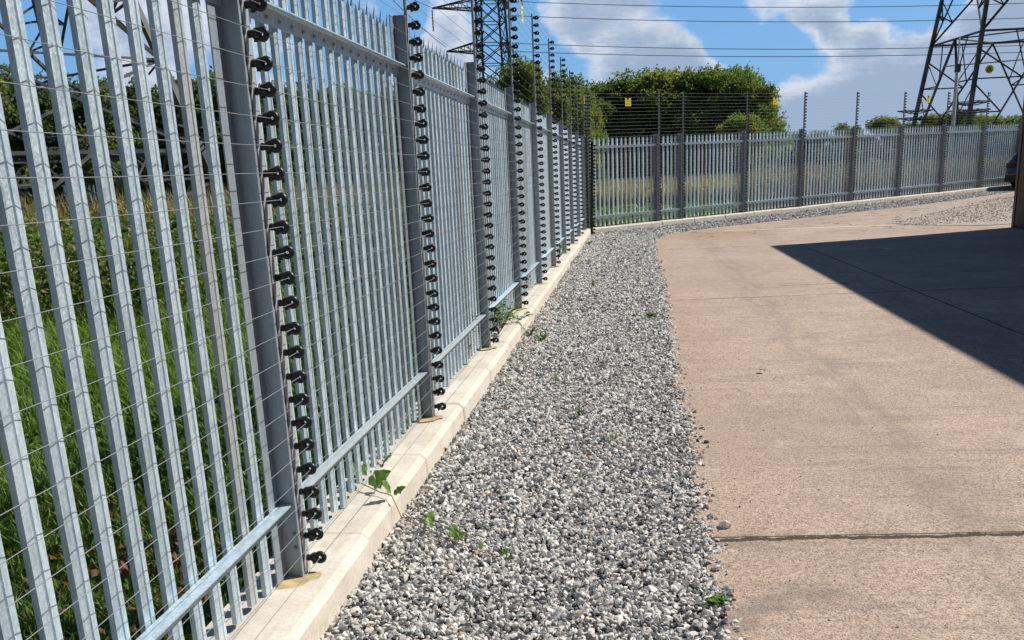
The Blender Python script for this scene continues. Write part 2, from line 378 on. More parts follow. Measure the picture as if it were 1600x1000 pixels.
def tag(o, label=None, cat=None, group=None, kind=None):
    if label: o['label'] = label
    if cat: o['category'] = cat
    if group: o['group'] = group
    if kind: o['kind'] = kind
    return o
def copy_tree(o, parent=None):
    c = o.copy(); col.objects.link(c); c.parent = parent
    for ch in list(o.children): copy_tree(ch, c)
    return c
def npmesh(name, V, F, m, colors=None, smooth=False, flat=False):
    """V (n,3); F (m,k) with one face size k; colors per face (m,3)"""
    me = bpy.data.meshes.new(name); V = np.asarray(V, np.float32); F = np.asarray(F, np.int32); nf, kk = F.shape
    me.vertices.add(len(V)); me.vertices.foreach_set('co', V.ravel())
    me.loops.add(nf*kk); me.loops.foreach_set('vertex_index', F.ravel())
    me.polygons.add(nf); me.polygons.foreach_set('loop_start', np.arange(nf, dtype=np.int32)*kk)
    me.polygons.foreach_set('loop_total', np.full(nf, kk, np.int32))
    me.polygons.foreach_set('use_smooth', np.full(nf, smooth, bool))
    me.update(calc_edges=True)
    if colors is not None:
        a = me.color_attributes.new('col', 'FLOAT_COLOR', 'CORNER')
        c = np.ones((nf, kk, 4), np.float32); c[:, :, :3] = np.asarray(colors, np.float32)[:, None, :]
        a.data.foreach_set('color', c.ravel())
    me.materials.append(m); return me

# ------------------------------------------------------------ lie of the land
CY = 25.327; BA = R(44.837)                       # the fence corner and the turn of the back fence
BD = Vector((math.sin(BA), math.cos(BA), 0)); BN = Vector((math.cos(BA), -math.sin(BA), 0))
def gz(x, y):
    x = np.asarray(x, float); y = np.asarray(y, float)
    s = (y-CY)*math.cos(BA)+x*math.sin(BA); w_ = np.clip((s+2)/4, 0, 1); w_ = w_*w_*(3-2*w_)
    return (1-w_)*(-.055*np.clip(y, -10, 40)/CY)+w_*(-.06+.0075*np.clip(s, -3, 45))
def g(x, y): return float(gz(x, y))
def inside(x, y, mg=.25):                          # inside the yard
    m_ = (np.asarray(x))*BN.x+(np.asarray(y)-CY)*BN.y
    return (np.asarray(x) > -mg) & (m_ > -mg)
def sheet(name, m, poly, dz, step=1.5):
    """a flat-ish polygon sheet that follows gz: triangulated grid clipped by polygon outline"""
    import bmesh
    bm = bmesh.new(); vs = [bm.verts.new((x, y, 0)) for x, y in poly]; bm.faces.new(vs)
    xs = [p[0] for p in poly]; ys = [p[1] for p in poly]
    for lo, hi, ax in ((min(xs), max(xs), 0), (min(ys), max(ys), 1)):
        q = lo+step
        while q < min(hi, 120):
            co = (q, 0, 0) if ax == 0 else (0, q, 0); no = (1, 0, 0) if ax == 0 else (0, 1, 0)
            bmesh.ops.bisect_plane(bm, geom=bm.verts[:]+bm.edges[:]+bm.faces[:], plane_co=co, plane_no=no); q += step if q < 50 else 8
    bmesh.ops.triangulate(bm, faces=bm.faces[:])
    for v in bm.verts: v.co.z = g(v.co.x, v.co.y)+dz
    me = bpy.data.meshes.new(name); bm.to_mesh(me); bm.free(); me.materials.append(m)
    if me.polygons and sum(p.normal.z for p in me.polygons) < 0: me.flip_normals()
    return tag(link(name, me), kind='structure')
def tm(t, m_): p = Vector((0, CY, 0))+BD*t+BN*m_; return (p.x, p.y)

# ground: one sheet to the horizon
def ground():
    ax = np.unique(np.concatenate([np.linspace(-40, 60, 51), np.array([-1600,-800,-400,-200,-120,-80,-60,80,110,160,300,600,1600])]))
    ay = np.unique(np.concatenate([np.linspace(-14, 80, 48), np.array([-600,-200,-60,-30,100,130,180,260,500,1000,2200])]))
    GX, GY = np.meshgrid(ax, ay); V = np.stack([GX, GY, gz(GX, GY)-.035], -1).reshape(-1, 3)
    nx, ny = len(ax), len(ay); i = np.arange(nx-1)[None, :]+np.arange(ny-1)[:, None]*nx; i = i.ravel()
    F = np.stack([i, i+1, i+1+nx, i+nx], -1)
    tag(link('ground', npmesh('ground', V, F, M['earth'], smooth=True)), kind='structure')
ground()
EDGE = [(1.57,-12),(1.57,-4),(1.575,0),(1.585,4),(1.62,9),(1.655,15),(1.65,19.4),(1.70,21.4),(1.83,22.7),(2.35,24.0),(3.07,25.0),(4.48,26.3),(6.9,28.6),(9.1,30.7),(11.9,34.0),(14.4,37.3)]
def edge_j(p, q, n, amp=.018):
    out = []
    for i in range(n):
        t = i/n; out.append((p[0]+(q[0]-p[0])*t+random.gauss(0, amp), p[1]+(q[1]-p[1])*t+random.gauss(0, amp*.5)))
    return out
ej = []
for i in range(len(EDGE)-1):
    L = math.dist(EDGE[i], EDGE[i+1]); ej += edge_j(EDGE[i], EDGE[i+1], max(2, int(L/.35)))
ej.append(EDGE[-1])
conc_poly = ej+[(20.5, 44.0), (60, 80), (60, -12)]
sheet('concrete_yard', M['concrete'], conc_poly, .006)
grav_poly = [(.10, -12), (.10, 25.2), tm(.2, .10), tm(60, .10), tm(60, 4.2), tm(10, 4.2), (2.6, 24.0), (1.95, 21), (1.9, -12)]
sheet('gravel_bed', M['gravel_bed'], grav_poly, -.012)
rub = [(7.43,23.9),(7.9,25.2),(8.4,26.9),(9.4,29.0),(11.6,31.6),(14,33.6),(22,36),(22,24.3),(16,23.6),(12,22.4),(9.2,21.6),(8.0,22.4)]
rr_ = []
for i in range(len(rub)): rr_ += edge_j(rub[i], rub[(i+1) % len(rub)], 7, .10)
sheet('rubble_patch', M['rubble'], rr_, .016)

# ------------------------------------------------------------ loose stones
ICO_V = None
def ico():
    import bmesh
    bm = bmesh.new(); bmesh.ops.create_icosphere(bm, subdivisions=1, radius=1)
    V = np.array([v.co[:] for v in bm.verts]); F = np.array([[v.index for v in f.verts] for f in bm.faces]); bm.free(); return V, F
IV, IF = ico()
def stones(name, xy, r, zoff, pal, wts, flat=.58):
    n = len(xy); nv = len(IV)
    J = 1+rng.normal(0, .26, (n, nv, 1)); V = IV[None]*np.clip(J, .5, 1.6)
    V = V*np.stack([r*rng.uniform(.75, 1.35, n), r*rng.uniform(.7, 1.1, n), r*flat*rng.uniform(.7, 1.2, n)], -1)[:, None, :]
    # random rotation
    q = rng.normal(size=(n, 4)); q[:, 1:3] *= .8; q /= np.linalg.norm(q, axis=1)[:, None]; a, b, c, d = q.T
    a, b, c, d = d, b, c, a
    Rm = np.stack([1-2*(c*c+d*d), 2*(b*c-d*a), 2*(b*d+c*a), 2*(b*c+d*a), 1-2*(b*b+d*d), 2*(c*d-b*a), 2*(b*d-c*a), 2*(c*d+b*a), 1-2*(b*b+c*c)], -1).reshape(n, 3, 3)
    V = np.einsum('nij,nvj->nvi', Rm, V)
    V += np.stack([xy[:, 0], xy[:, 1], gz(xy[:, 0], xy[:, 1])+zoff], -1)[:, None, :]
    F = (IF[None]+np.arange(n)[:, None, None]*nv).reshape(-1, 3)
    pal = np.array(pal); ci = rng.choice(len(pal), n, p=np.array(wts)/sum(wts)); C = pal[ci]*rng.uniform(.8, 1.2, (n, 1))
    Cf = np.repeat(C, len(IF), 0)*rng.uniform(.85, 1.12, (n*len(IF), 1))
    return npmesh(name, V.reshape(-1, 3), F, M['stone'], np.clip(Cf, 0, .85), flat=True)
PAL = [(.74,.71,.66),(.62,.595,.555),(.66,.60,.55),(.43,.425,.41),(.25,.255,.26),(.12,.125,.13),(.50,.33,.22)]
WTS = [.24,.22,.15,.16,.13,.09,.008]
ex = np.array([p[0] for p in ej]); ey = np.array([p[1] for p in ej])
pts = []; rad = []
def fill(y0, y1, dens, r):
    n = int((y1-y0)*1.5*dens); y = rng.uniform(y0, y1, n); xe = np.interp(y, ey, ex)+.012
    x = .135+(xe-.135)*rng.uniform(0, 1, n)
    x = np.where(rng.uniform(size=n) < .015, xe+np.abs(rng.normal(0, .03, n)), x)
    pts.append(np.stack([x, y], -1)); rad.append(r*np.exp(rng.normal(0, .22, n)))
fill(-1.6, 1.2, 4200, .0112); fill(1.2, 4.5, 3400, .0118); fill(4.5, 9, 2200, .0135); fill(9, 15, 1300, .0160); fill(15, 24.3, 750, .020)
n = 15000; t_ = rng.uniform(-.5, 22, n); m_ = .13+rng.uniform(0, 1, n)*2.55
bx = t_*BD.x+m_*BN.x; by = CY+t_*BD.y+m_*BN.y
xe = np.interp(by, ey, ex); ok = (bx < np.interp(by, ey, ex)+.05) & ~((by > 37.3) & (bx > 14.4)) & (bx > .14)
pts.append(np.stack([bx, by], -1)[ok]); rad.append(rng.uniform(.016, .027, ok.sum()))
pts = np.concatenate(pts); rad = np.concatenate(rad)
zo = rng.uniform(-.006, .012, len(pts))
tag(link('gravel', stones('gravel', pts, rad, zo, PAL, WTS)), 'grey and white granite chippings filling the strip along the fence plinth', 'gravel', kind='stuff')
# grit scattered over the concrete
n = 480; y = rng.uniform(-1, 20, n); x = 1.62+np.abs(rng.normal(0, 1, n))**1.7*.55
xy = np.stack([x, y], -1); ok = x < 7
tag(link('grit', stones('grit', xy[ok], rng.uniform(.002, .0055, ok.sum()), .008, PAL[2:6], [.3,.2,.3,.3])), 'small dark grit scattered over the pink concrete', 'grit', kind='stuff')
xy = np.stack([rng.uniform(7.6, 15, 9000), rng.uniform(21.8, 34, 9000)], -1)
ok = np.array([(7.6+(p[1]-24)*.55 < p[0]) and (p[1] > 22.6 - 0.0*(p[0]-8)) for p in xy])
tag(link('rubble', stones('rubble', xy[ok], rng.uniform(.006, .021, ok.sum()), .020, [(.44,.38,.31),(.32,.27,.23),(.54,.48,.42)], [.4,.3,.3])), 'loose pale rubble on the yard beside the barn', 'rubble', kind='stuff')
def stone_one(x, y, r, c, label):
    me = stones('stone', np.array([[x, y]]), np.array([r]), r*.4, [c], [1.]); o = link('stone', me); tag(o, label, 'stone', 'single stones lying on the concrete')
for a in [(1.668, .915, .034, (.55,.53,.50), 'pale grey stone on the concrete just beyond the nearest joint'),
          (1.60, 1.19, .020, (.10,.105,.11), 'dark stone at the gravel edge near the pale grey stone'),
          (1.685, 2.46, .022, (.07,.075,.08), 'dark stone on the pink concrete, right one of a close pair'),
          (1.64, 2.50, .018, (.09,.09,.10), 'dark stone on the pink concrete, left one of a close pair'),
          (2.05, 2.75, .011, (.06,.06,.06), 'tiny black stone alone on the pink concrete')]:
    stone_one(*a)

# ------------------------------------------------------------ plinths
def plinth(name, label, org, dirv, L, u0=0.):
    rt = empty(name, org, -math.atan2(dirv.x, dirv.y)); tag(rt, label, 'plinth')
    prof = [(-.22,-.06),(.128,-.06),(.134,.0),(.128,.100),(.098,.128),(.06,.130),(-.21,.130),(-.22,.12)]
    y = u0; i = 0
    while y < L:
        y1 = min(y+1.335, L); mb = MB(); n = len(prof); dx = random.gauss(0, .005); dz = random.gauss(0, .003)
        yy = [y+.0055, y+.02, (y+y1)/2, y1-.02, y1-.0055]; o = 0
        for q, yv in enumerate(yy):
            sh = .006 if q in (0, 4) else 0
            wy = Vector(org)+dirv*yv; gg = g(wy.x, wy.y)-g(*org[:2])
            for (px, pz) in prof:
                mb.v.append((px+dx-(sh if px > 0 else 0), yv, pz+dz+gg-(sh if pz > .05 else 0)))
        for q in range(4):
            for j in range(n): mb.f.append((q*n+j, q*n+(j+1) % n, (q+1)*n+(j+1) % n, (q+1)*n+j))
        mb.f.append(tuple(range(n))); mb.f.append(tuple(range(4*n, 5*n))[::-1])
        o_ = mb.build('plinth_block', M['plinth'], rt); y = y1; i += 1
        o_.data.flip_normals()
    return rt
plinth('concrete_plinth', 'cream precast concrete plinth under the left palisade fence', (0, -5.0, g(0, -5)), Vector((0, 1, 0)), 30.33-.10, .165)
plinth('concrete_plinth', 'narrow cream concrete plinth under the back palisade fence', (*tm(.1, 0), g(*tm(.1, 0))), BD, 36)

# ------------------------------------------------------------ palisade fences
def pale_mesh(h=2.30):
    pr = [(-.0340,-.015),(-.0335,.001),(-.0130,.007),(-.0085,.0005),(-.0045,.008),(.0325,.000),(.0345,-.015)]
    t = .003; inn = [(x*.93, y-t-.0005) for x, y in pr]; inn[0] = (-.0305,-.015); inn[-1] = (.0310,-.015)
    ring = pr+inn[::-1]; n = len(ring); mb = MB()      # x along the fence, y outwards
    grp = [0,0,1,1,1,2,2]+[2,2,1,1,1,0,0]
    tips = {0: (-.040,-.004,h-.055), 1: (-.002,.012,h-.012), 2: (.040,-.004,h-.055)}
    mid = {0: .55, 1: .5, 2: .55}
    def lay(f):
        out = []
        for i, (x, y) in enumerate(ring):
            tx, ty, tz = tips[grp[i]]; out.append((x+(tx-x)*f, y+(ty-y)*f, (h-.085)+(tz-(h-.085))*f))
        return out
    rows = [[(x, y, 0) for x, y in ring], [(x, y, h*.5) for x, y in ring], [(x, y, h-.085) for x, y in ring], lay(.5), lay(.96)]
    for r_ in rows: mb.v += [(a, b, c) for a, b, c in r_]
    for q in range(4):
        for j in range(n):
            j2 = (j+1) % n
            if q >= 2 and grp[j] != grp[j2]: continue
            mb.f.append((q*n+j, q*n+j2, (q+1)*n+j2, (q+1)*n+j))
    mb.f.append(tuple(range(n))[::-1])
    # frame: along -> local y, out -> local x
    mb.v = [(b, a, c) for a, b, c in mb.v]; mb.f = [f[::-1] for f in mb.f]
    return mb
PALE = pale_mesh(); pale_me = PALE.mesh('pale', M['galv'])
def post_mesh():
    mb = MB(); h = 2.325
    # folded section: rear leaf, web, front lip
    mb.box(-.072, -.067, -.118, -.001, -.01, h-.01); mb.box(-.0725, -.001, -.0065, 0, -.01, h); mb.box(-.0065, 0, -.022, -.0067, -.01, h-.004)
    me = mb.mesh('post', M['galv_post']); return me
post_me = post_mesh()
def bolt_mesh():
    mb = MB(); mb.lathe([(.008,0),(.008,.004),(.0045,.005),(.0045,.009)], 8, 'x'); return mb
def grout_mesh():
    mb = MB(); n = 22; mb.v.append((-.02, -.03, .1345))
    for j in range(n):
        a = 2*math.pi*j/n; r_ = 1+.20*math.sin(3*a+1)+.14*math.sin(5*a)+.08*math.sin(9*a+2)
        mb.v.append((-.02+.070*r_*math.cos(a), -.03+.105*r_*math.sin(a), .1338))
    mb.f = [(0, 1+j, 1+(j+1) % n) for j in range(n)]; return mb.mesh('grout_pad', M['grout'])
grout_me = grout_mesh()
def build_fence(name, label, org, dirv, posts, pitch=.152, cap=100):
    oz = g(*org[:2]); rt = empty(name, (org[0], org[1], oz), -math.atan2(dirv.x, dirv.y)); tag(rt, label, 'fence')
    dz = lambda s: g(*(Vector(org)+dirv*s)[:2])-oz
    pales = []
    for i, s in enumerate(posts):
        o = link('post', post_me, rt, (0, s, dz(s)+.13)); o2 = link('grout_pad', grout_me, rt, (0, s, dz(s)))
        bm_ = MB()
        for zz_ in (.12, .175): bm_.lathe([(.0075,0),(.0075,-.003),(.004,-.0035),(.004,-.007)], 8, 'y', (-.022, -.0066, zz_))
        bm_.build('bolt', M['wire'], o)
        if i+1 < len(posts):
            s1 = posts[i+1]; L = s1-s; n = max(1, round((L-.21)/.1585)); a0 = s+.128; a1 = s1-.188
            n = max(1, round((a1-a0)/pitch))
            for q in range(n+1): pales.append(a0+(a1-a0)*q/n)
            for zr in (.238, 2.005):
                mb = MB(); za, zb_ = dz(s)+.13+zr, dz(s1)+.13+zr; y0, y1 = s+.03, s1-.0075
                def qd(x0, x1, z0, z1):
                    mb.add([(x0,y0,za+z0),(x1,y0,za+z0),(x1,y1,zb_+z0),(x0,y1,zb_+z0),(x0,y0,za+z1),(x1,y0,za+z1),(x1,y1,zb_+z1),(x0,y1,zb_+z1)],
                           [(0,3,2,1),(4,5,6,7),(0,1,5,4),(1,2,6,5),(2,3,7,6),(3,0,4,7)])
                qd(-.0645, -.0595, 0, .052); qd(-.0645, -.014, .0522, .0572)
                nf_ = len(mb.f); b_ = mb
                for q in range(n+1):
                    a = a0+(a1-a0)*q/n; b_.lathe([(.0085,0),(.0085,.003),(.005,.004),(.005,.009)], 7, 'x', (-.0595, a, za+(zb_-za)*(a-s)/L+.024))
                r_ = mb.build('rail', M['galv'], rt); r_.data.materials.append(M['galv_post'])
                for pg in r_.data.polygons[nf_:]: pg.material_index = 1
    pales.sort()
    lim = pales[:cap]
    for q, a in enumerate(lim):
        zb_ = .030 if q % 6 != 3 else .002
        o = link('pale', pale_me, rt, (-.076+random.gauss(0, .0008), a+random.gauss(0, .0012), dz(a)+.13+zb_)); o.rotation_euler.z = random.gauss(0, .02); o.rotation_euler.x = random.gauss(0, .0008)
        if zb_ < .01: o.scale.z = 2.33/2.30
    rest = pales[cap:]
    if rest:
        mb = MB()
        for q, a in enumerate(rest):
            zb_ = .030 if q % 6 != 3 else .002; z0 = dz(a)+.13+zb_
            mb.add([(x-.076, y+a, z+z0) for x, y, z in PALE.v], PALE.f)
        o = mb.build('pale', M['galv'], rt); o['kind'] = 'stuff'
    return rt
LP = [2.75*i for i in range(-2, 10)]                  # posts of the left fence
LPF = LP+[CY-.02]
build_fence('palisade_fence', 'long galvanised palisade fence with W pales running away along the left of the gravel', (0, 0, 0), Vector((0, 1, 0)), LPF[:])
BP = [.12, 2.736]+[3.706+2.75*i for i in range(0, 10)]
build_fence('palisade_fence', 'galvanised palisade fence crossing behind the yard from the corner to the barn', (0, CY, 0), BD, BP, .163)

# ------------------------------------------------------------ electric fence poles with insulators
NI = 38; ZI = .062; DI = .0886
def ins_mesh():
    mb = MB()
    mb.lathe([(.007,0),(.0125,.002),(.0135,.010),(.0115,.014),(.017,.020),(.0205,.028),(.0205,.036),(.016,.046)], 12, 'x')
    mb.v = [(x, y*.72, z) for x, y, z in mb.v]
    n, m_ = 14, 7; o = len(mb.v); R0, r0 = .0150, .0105
    for i in range(n):
        a = 2*math.pi*i/n
        for j in range(m_):
            b = 2*math.pi*j/m_; rr = R0+r0*math.cos(b); mb.v.append((.052+rr*math.cos(a), r0*1.15*math.sin(b), rr*math.sin(a)))
    for i in range(n):
        for j in range(m_): mb.f.append((o+i*m_+j, o+((i+1)%n)*m_+j, o+((i+1)%n)*m_+(j+1)%m_, o+i*m_+(j+1)%m_))
    mb.box(.022, .034, -.005, .005, -.025, -.012)
    return mb.mesh('insulator', M['black'], True)
ins_me = ins_mesh()
def pole_mesh(h):
    mb = MB(); mb.box(-.012, .000, .010, .013, .0, h); mb.box(-.003, .001, .0132, .071, .0, h); mb.box(-.022, .000, .0712, .0742, .0, h)
    return mb.mesh('pole', M['galv_pole'])
ph = ZI+DI*(NI-1)+.05; pole_me = pole_mesh(ph)
pole_shaded = pole_me.copy(); pole_shaded.materials.clear(); pole_shaded.materials.append(M['dull'])
rb = MB(); rb.box(-.008, -.001, .001, .0095, .02, 2.30); rub_me = rb.mesh('rubber_strip', M['rubber'])
def make_pole():
    rt = empty('insulated_pole', (0, 0, 0)); link('pole', pole_me, rt); link('rubber_strip', rub_me, rt)
    for i in range(NI):
        o = link('insulator', ins_me, rt, (.001, .042, ZI+DI*i+random.gauss(0, .0008))); o.rotation_euler = (random.gauss(0, .09), random.gauss(0, .05), random.gauss(0, .10))
    return rt
proto = make_pole(); first = True
ORD = ['first', 'second', 'third', 'fourth', 'fifth', 'sixth', 'seventh', 'eighth', 'ninth', 'tenth', 'eleventh', 'twelfth']
def place_pole(x, y, rz, label, tilt=0):
    global first
    o = proto if first else copy_tree(proto); first = False
    o.location = (x, y, g(x, y)+.13); o.rotation_euler = (tilt, 0, rz); tag(o, label, 'fence pole', 'insulated poles of the electric fence')
    return o
left_names = ['nearest insulated pole, its top cut off by the photo edge, beside the bramble', 'insulated pole second from the camera, top just above the frame', 'insulated pole third from the camera, beside the leafy weed clump on the plinth',
              'insulated pole fourth from the camera, with the distant lattice tower left of it', 'insulated pole fifth from the camera, its top against the trees', 'insulated pole sixth from the camera on the left fence',
              'insulated pole seventh from the camera on the left fence', 'insulated pole eighth from the camera on the left fence', 'insulated pole ninth from the camera, last before the corner']
for i in range(9): place_pole(0, 2.75*i, 0, left_names[i])
place_pole(0, CY-.13, 0, 'insulated pole closing the left fence at the corner')
back_t = [.10]+BP[1:]
for i, t in enumerate(back_t[:10]):
    x, y = tm(t, 0)
    nm = ['insulated pole starting the back fence at the corner', 'insulated pole on the back fence left of the narrow fence bay', 'insulated pole on the back fence right of the narrow fence bay', 'insulated pole on the back fence before the tree edge, fourth from the corner',
          'insulated pole on the back fence against the cloud, fifth from the corner', 'insulated pole on the back fence against the cloud, sixth from the corner', 'insulated pole on the back fence just left of the big tower leg', 'insulated pole on the back fence in front of the big tower, eighth from the corner',
          'insulated pole on the back fence second from the barn', 'insulated pole on the back fence nearest the barn'][i]
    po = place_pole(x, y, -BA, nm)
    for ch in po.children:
        if ch.name.startswith('pole'): ch.data = pole_shaded  # same poles on the back fence, their shaded look painted in by darker steel
# corner strut, black with insulators, its foot in the gravel
rt = empty('corner_strut', (.16, 24.55, g(.16, 24.55))); tag(rt, 'black raking strut studded with insulators at the fence corner, foot in the gravel', 'strut')
mb = MB(); a = Vector((0, 0, -.02)); b = Vector((.03, .62, 2.3)); mb.bar(a, b, .06); mb.build('strut', M['rubber'], rt)
mb = MB(); mb.box(-.06, .06, -.05, .05, -.02, .012); mb.build('foot_plate', M['rubber'], rt)
for i in range(25):
    p = a.lerp(b, (i+.8)/26); o = link('insulator', ins_me, rt, (p.x+.03, p.y, p.z), -.4)

# wires
def ordw(k):
    if k == 0: return 'lowest'
    if k == NI-1: return 'highest'
    NO = 'second third fourth fifth sixth seventh eighth ninth tenth eleventh twelfth thirteenth fourteenth fifteenth sixteenth seventeenth eighteenth nineteenth'.split()
    return NO[k-1]+' lowest' if k < NI//2 else NO[NI-2-k]+' highest'
def wires(org, dirv, nrm, stops, rad, where, group):
    oz = Vector(org)
    for kq in range(NI):
        mb = MB(); P_ = []
        for a, b in zip(stops[:-1], stops[1:]):
            for q in range(4):
                s = a+(b-a)*q/4; sg = -.0035*math.sin(math.pi*q/4)
                p = oz+dirv*s+nrm*(.056+random.gauss(0, .0006)); P_.append((p.x, p.y, g(p.x, p.y)+.13+ZI+DI*kq+sg+random.gauss(0, .0007)-.0))
        p = oz+dirv*stops[-1]+nrm*.056; P_.append((p.x, p.y, g(p.x, p.y)+.13+ZI+DI*kq))
        mb.tube(P_, rad, 5, False); o = mb.build('fence_wire', M['wire'])
        tag(o, f'{ordw(kq)} thin steel wire of the electric fence along the {where}', 'wire', group)
wires((0, .042, 0), Vector((0, 1, 0)), Vector((1, 0, 0)), [-5.5, -2.75]+[2.75*i for i in range(10)][:9]+[CY-.13-.042], .00115, 'left side', 'wires of the left electric fence')
c_ = Vector((0, CY, 0)); wires(tuple(c_+BD*.042), BD, BN, [.06]+BP[1:], .0014, 'back of the yard', 'wires of the back electric fence')

# warning signs on the wires
def sign_proto(wd=.215, hg=.20):
    rt = empty('warning_sign', (0,0,0)); mb = MB(); n = 0
    # plate with a notch for the clip (x out, y along, z up)
    y0, y1, z0, z1 = -wd/2, wd/2, -hg, 0; t = .0035
    pl = [(y0,z0),(y1,z0),(y1,z1),(.035,z1),(.035,z1-.035),(-.035,z1-.035),(-.035,z1),(y0,z1)]
    k_ = len(pl); mb.v = [(0,y,z) for y,z in pl]+[(t,y,z) for y,z in pl]
    mb.f = [(0,1,4,5),(1,2,3,4),(0,5,6,7)]; mb.f = [tuple(reversed(f)) for f in mb.f]+[tuple(i+k_ for i in f) for f in mb.f]+[(i,(i+1)%k_,(i+1)%k_+k_,i+k_) for i in range(k_)]
    mb.build('plate', M['yellow'], rt)
    mb = MB(); mb.box(-.006, .010, -.034, .034, -.034, .03); mb.build('clip', M['black'], rt)
    mb = MB()
    for (a, b, c, d_) in [(-.075,.075,-.082,-.070),(-.055,-.02,-.165,-.125),(.0,.06,-.118,-.110),(.0,.045,-.140,-.132),(.0,.055,-.162,-.154)]: mb.box(t+.0004, t+.0012, a, b, c, d_)
    mb.bar((t+.001,-.05,-.12),(t+.001,-.025,-.172),.009,.001)
    mb.build('print', M['ink'], rt)
    return rt
sp = sign_proto()
def place_sign(x, y, z, rz, label, src=None):
    o = src or copy_tree(sp); o.location = (x, y, z); o.rotation_euler.z = rz; tag(o, label, 'sign', 'yellow warning signs on the electric fence'); return o
for q, (t, lb) in enumerate([(1.53, 'yellow warning sign on the back wires left of the narrow bay, before the trees'), (7.73, 'yellow warning sign hanging on the back wires against the cloud, beside the tree edge'), (16.1, 'yellow warning sign hanging on the back wires in front of the big tower leg')]):
    x, y = tm(t, .062); place_sign(x, y, g(x, y)+3.36, -BA, lb, sp if q == 0 else None)
place_sign(.064, 8.94, g(0, 9)+3.36, 0, 'yellow warning sign seen edge on, hanging on the left fence wires')
place_sign(.064, 24.1, g(0, 24)+3.36, 0, 'yellow warning sign hanging on the left wires close to the corner')

# ------------------------------------------------------------ vegetation
def leafset(P, size, up=.25, aspect=.55, axis=None):
    """rhombic leaves folded along the midrib: 4 verts, 2 tris"""
    n = len(P); d = rng.normal(size=(n, 3)); d[:, 2] += up
    if axis is not None: d = d*.6+axis
    d /= np.linalg.norm(d, axis=1)[:, None]
    s = np.cross(d, rng.normal(size=(n, 3))); s /= np.linalg.norm(s, axis=1)[:, None]; nn = np.cross(d, s)
    L = size[:, None]; a = P-d*L*.5; b = P+d*L*.5; c = P+s*L*aspect*.5+nn*L*.10; e = P-s*L*aspect*.5+nn*L*.10
    V = np.stack([a, c, b, e], 1).reshape(-1, 3); i = np.arange(n)[:, None]*4
    F = np.concatenate([i+np.array([[0, 1, 2]]), i+np.array([[0, 2, 3]])], 1).reshape(-1, 3)
    return V, F
def tree_proto(seed, h, wdt, nl, leaf, cols, base=.04, sprigs=.25):
    r = np.random.default_rng(seed); global rng; old = rng; rng = r
    NL = int(26+wdt*3); Ls = []
    for i in range(NL):
        f = r.uniform(base+.08, .93); prof = math.sin(math.pi*min(1, (f*.82+.18)))**.55 if f > .3 else .92
        a = r.uniform(0, 2*math.pi); rr = wdt/2*prof*math.sqrt(r.uniform(.15, .85))
        rl = r.uniform(.10, .19)*min(wdt, h); Ls.append((rr*math.cos(a), rr*math.sin(a), f*h-rl*.35, rl, r.uniform(.7, 1.35), r.integers(len(cols))))
    Ps = []; Ss = []; Cs = []; Ax = []
    for (x, y, z, rl, br, ci) in Ls:
        m_ = int(nl/NL); v = r.normal(size=(m_, 3)); v /= np.linalg.norm(v, axis=1)[:, None]
        q = rl*(r.uniform(.35, 1, m_)**.5)*(1+.22*np.sin(v[:, 0]*5+seed)*np.cos(v[:, 2]*6)); p = v*q[:, None]*np.array([1, 1, .85])+np.array([x, y, z])
        Ps.append(p); Ss.append(r.uniform(.6, 1.3, m_)*leaf); Ax.append(v*.4)
        c = np.array(cols[ci])*br*r.uniform(.65, 1.35, (m_, 1)); Cs.append(c)
        # twigs reaching past the lobe break the outline
        for _ in range(int(9*sprigs*4)):
            d = r.normal(size=3); d[2] = abs(d[2])*1.1+.15; d /= np.linalg.norm(d); L = rl*r.uniform(1.05, 1.55); t = r.uniform(.75, 1, 14)
            pp = np.array([x, y, z])+d*L*t[:, None]*np.array([1, 1, .95])+r.normal(0, leaf*.45, (14, 3)); Ps.append(pp); Ss.append(r.uniform(.5, 1., 14)*leaf); Ax.append(np.tile(d*.8, (14, 1)))
            Cs.append(np.array(cols[ci])*br*r.uniform(.8, 1.5, (14, 1)))
    P_ = np.concatenate(Ps); S_ = np.concatenate(Ss); C_ = np.concatenate(Cs); A_ = np.concatenate(Ax)
    ok = P_[:, 2] > .1; P_, S_, C_, A_ = P_[ok], S_[ok], C_[ok], A_[ok]
    V, F = leafset(P_, S_, .1, .6, A_); rng = old
    crown = npmesh('crown', V, F, M['leaf'], np.repeat(np.clip(C_, 0, .6), 2, 0))
    mb = MB(); mb.tube([(0,0,-.3),(.05,.03,h*.25),(-.04,.08,h*.55),(0,0,h*.82)], [h*.028, h*.022, h*.014, h*.004], 9)
    for (x, y, z, rl, br, ci) in Ls[::2]:
        z0 = max(.3, z*.45); mb.tube([(0, 0, z0), (x*.45, y*.45, z0+(z-z0)*.6), (x, y, z)], [h*.011, h*.007, h*.002], 5)
    return crown, mb.mesh('trunk', M['bark'], True)
GREEN = [(.135,.19,.07),(.11,.165,.06),(.165,.21,.08),(.19,.205,.085)]
DARK = [(.09,.135,.055),(.08,.12,.05),(.12,.165,.065)]
YEL = [(.21,.23,.075),(.16,.205,.07),(.25,.24,.075),(.13,.18,.065)]
protos = [tree_proto(1, 9, 7.5, 24000, .27, GREEN), tree_proto(2, 9, 6.5, 24000, .26, GREEN+YEL[:1]), tree_proto(3, 9, 7., 24000, .27, DARK), tree_proto(4, 9, 7.5, 22000, .27, YEL)]
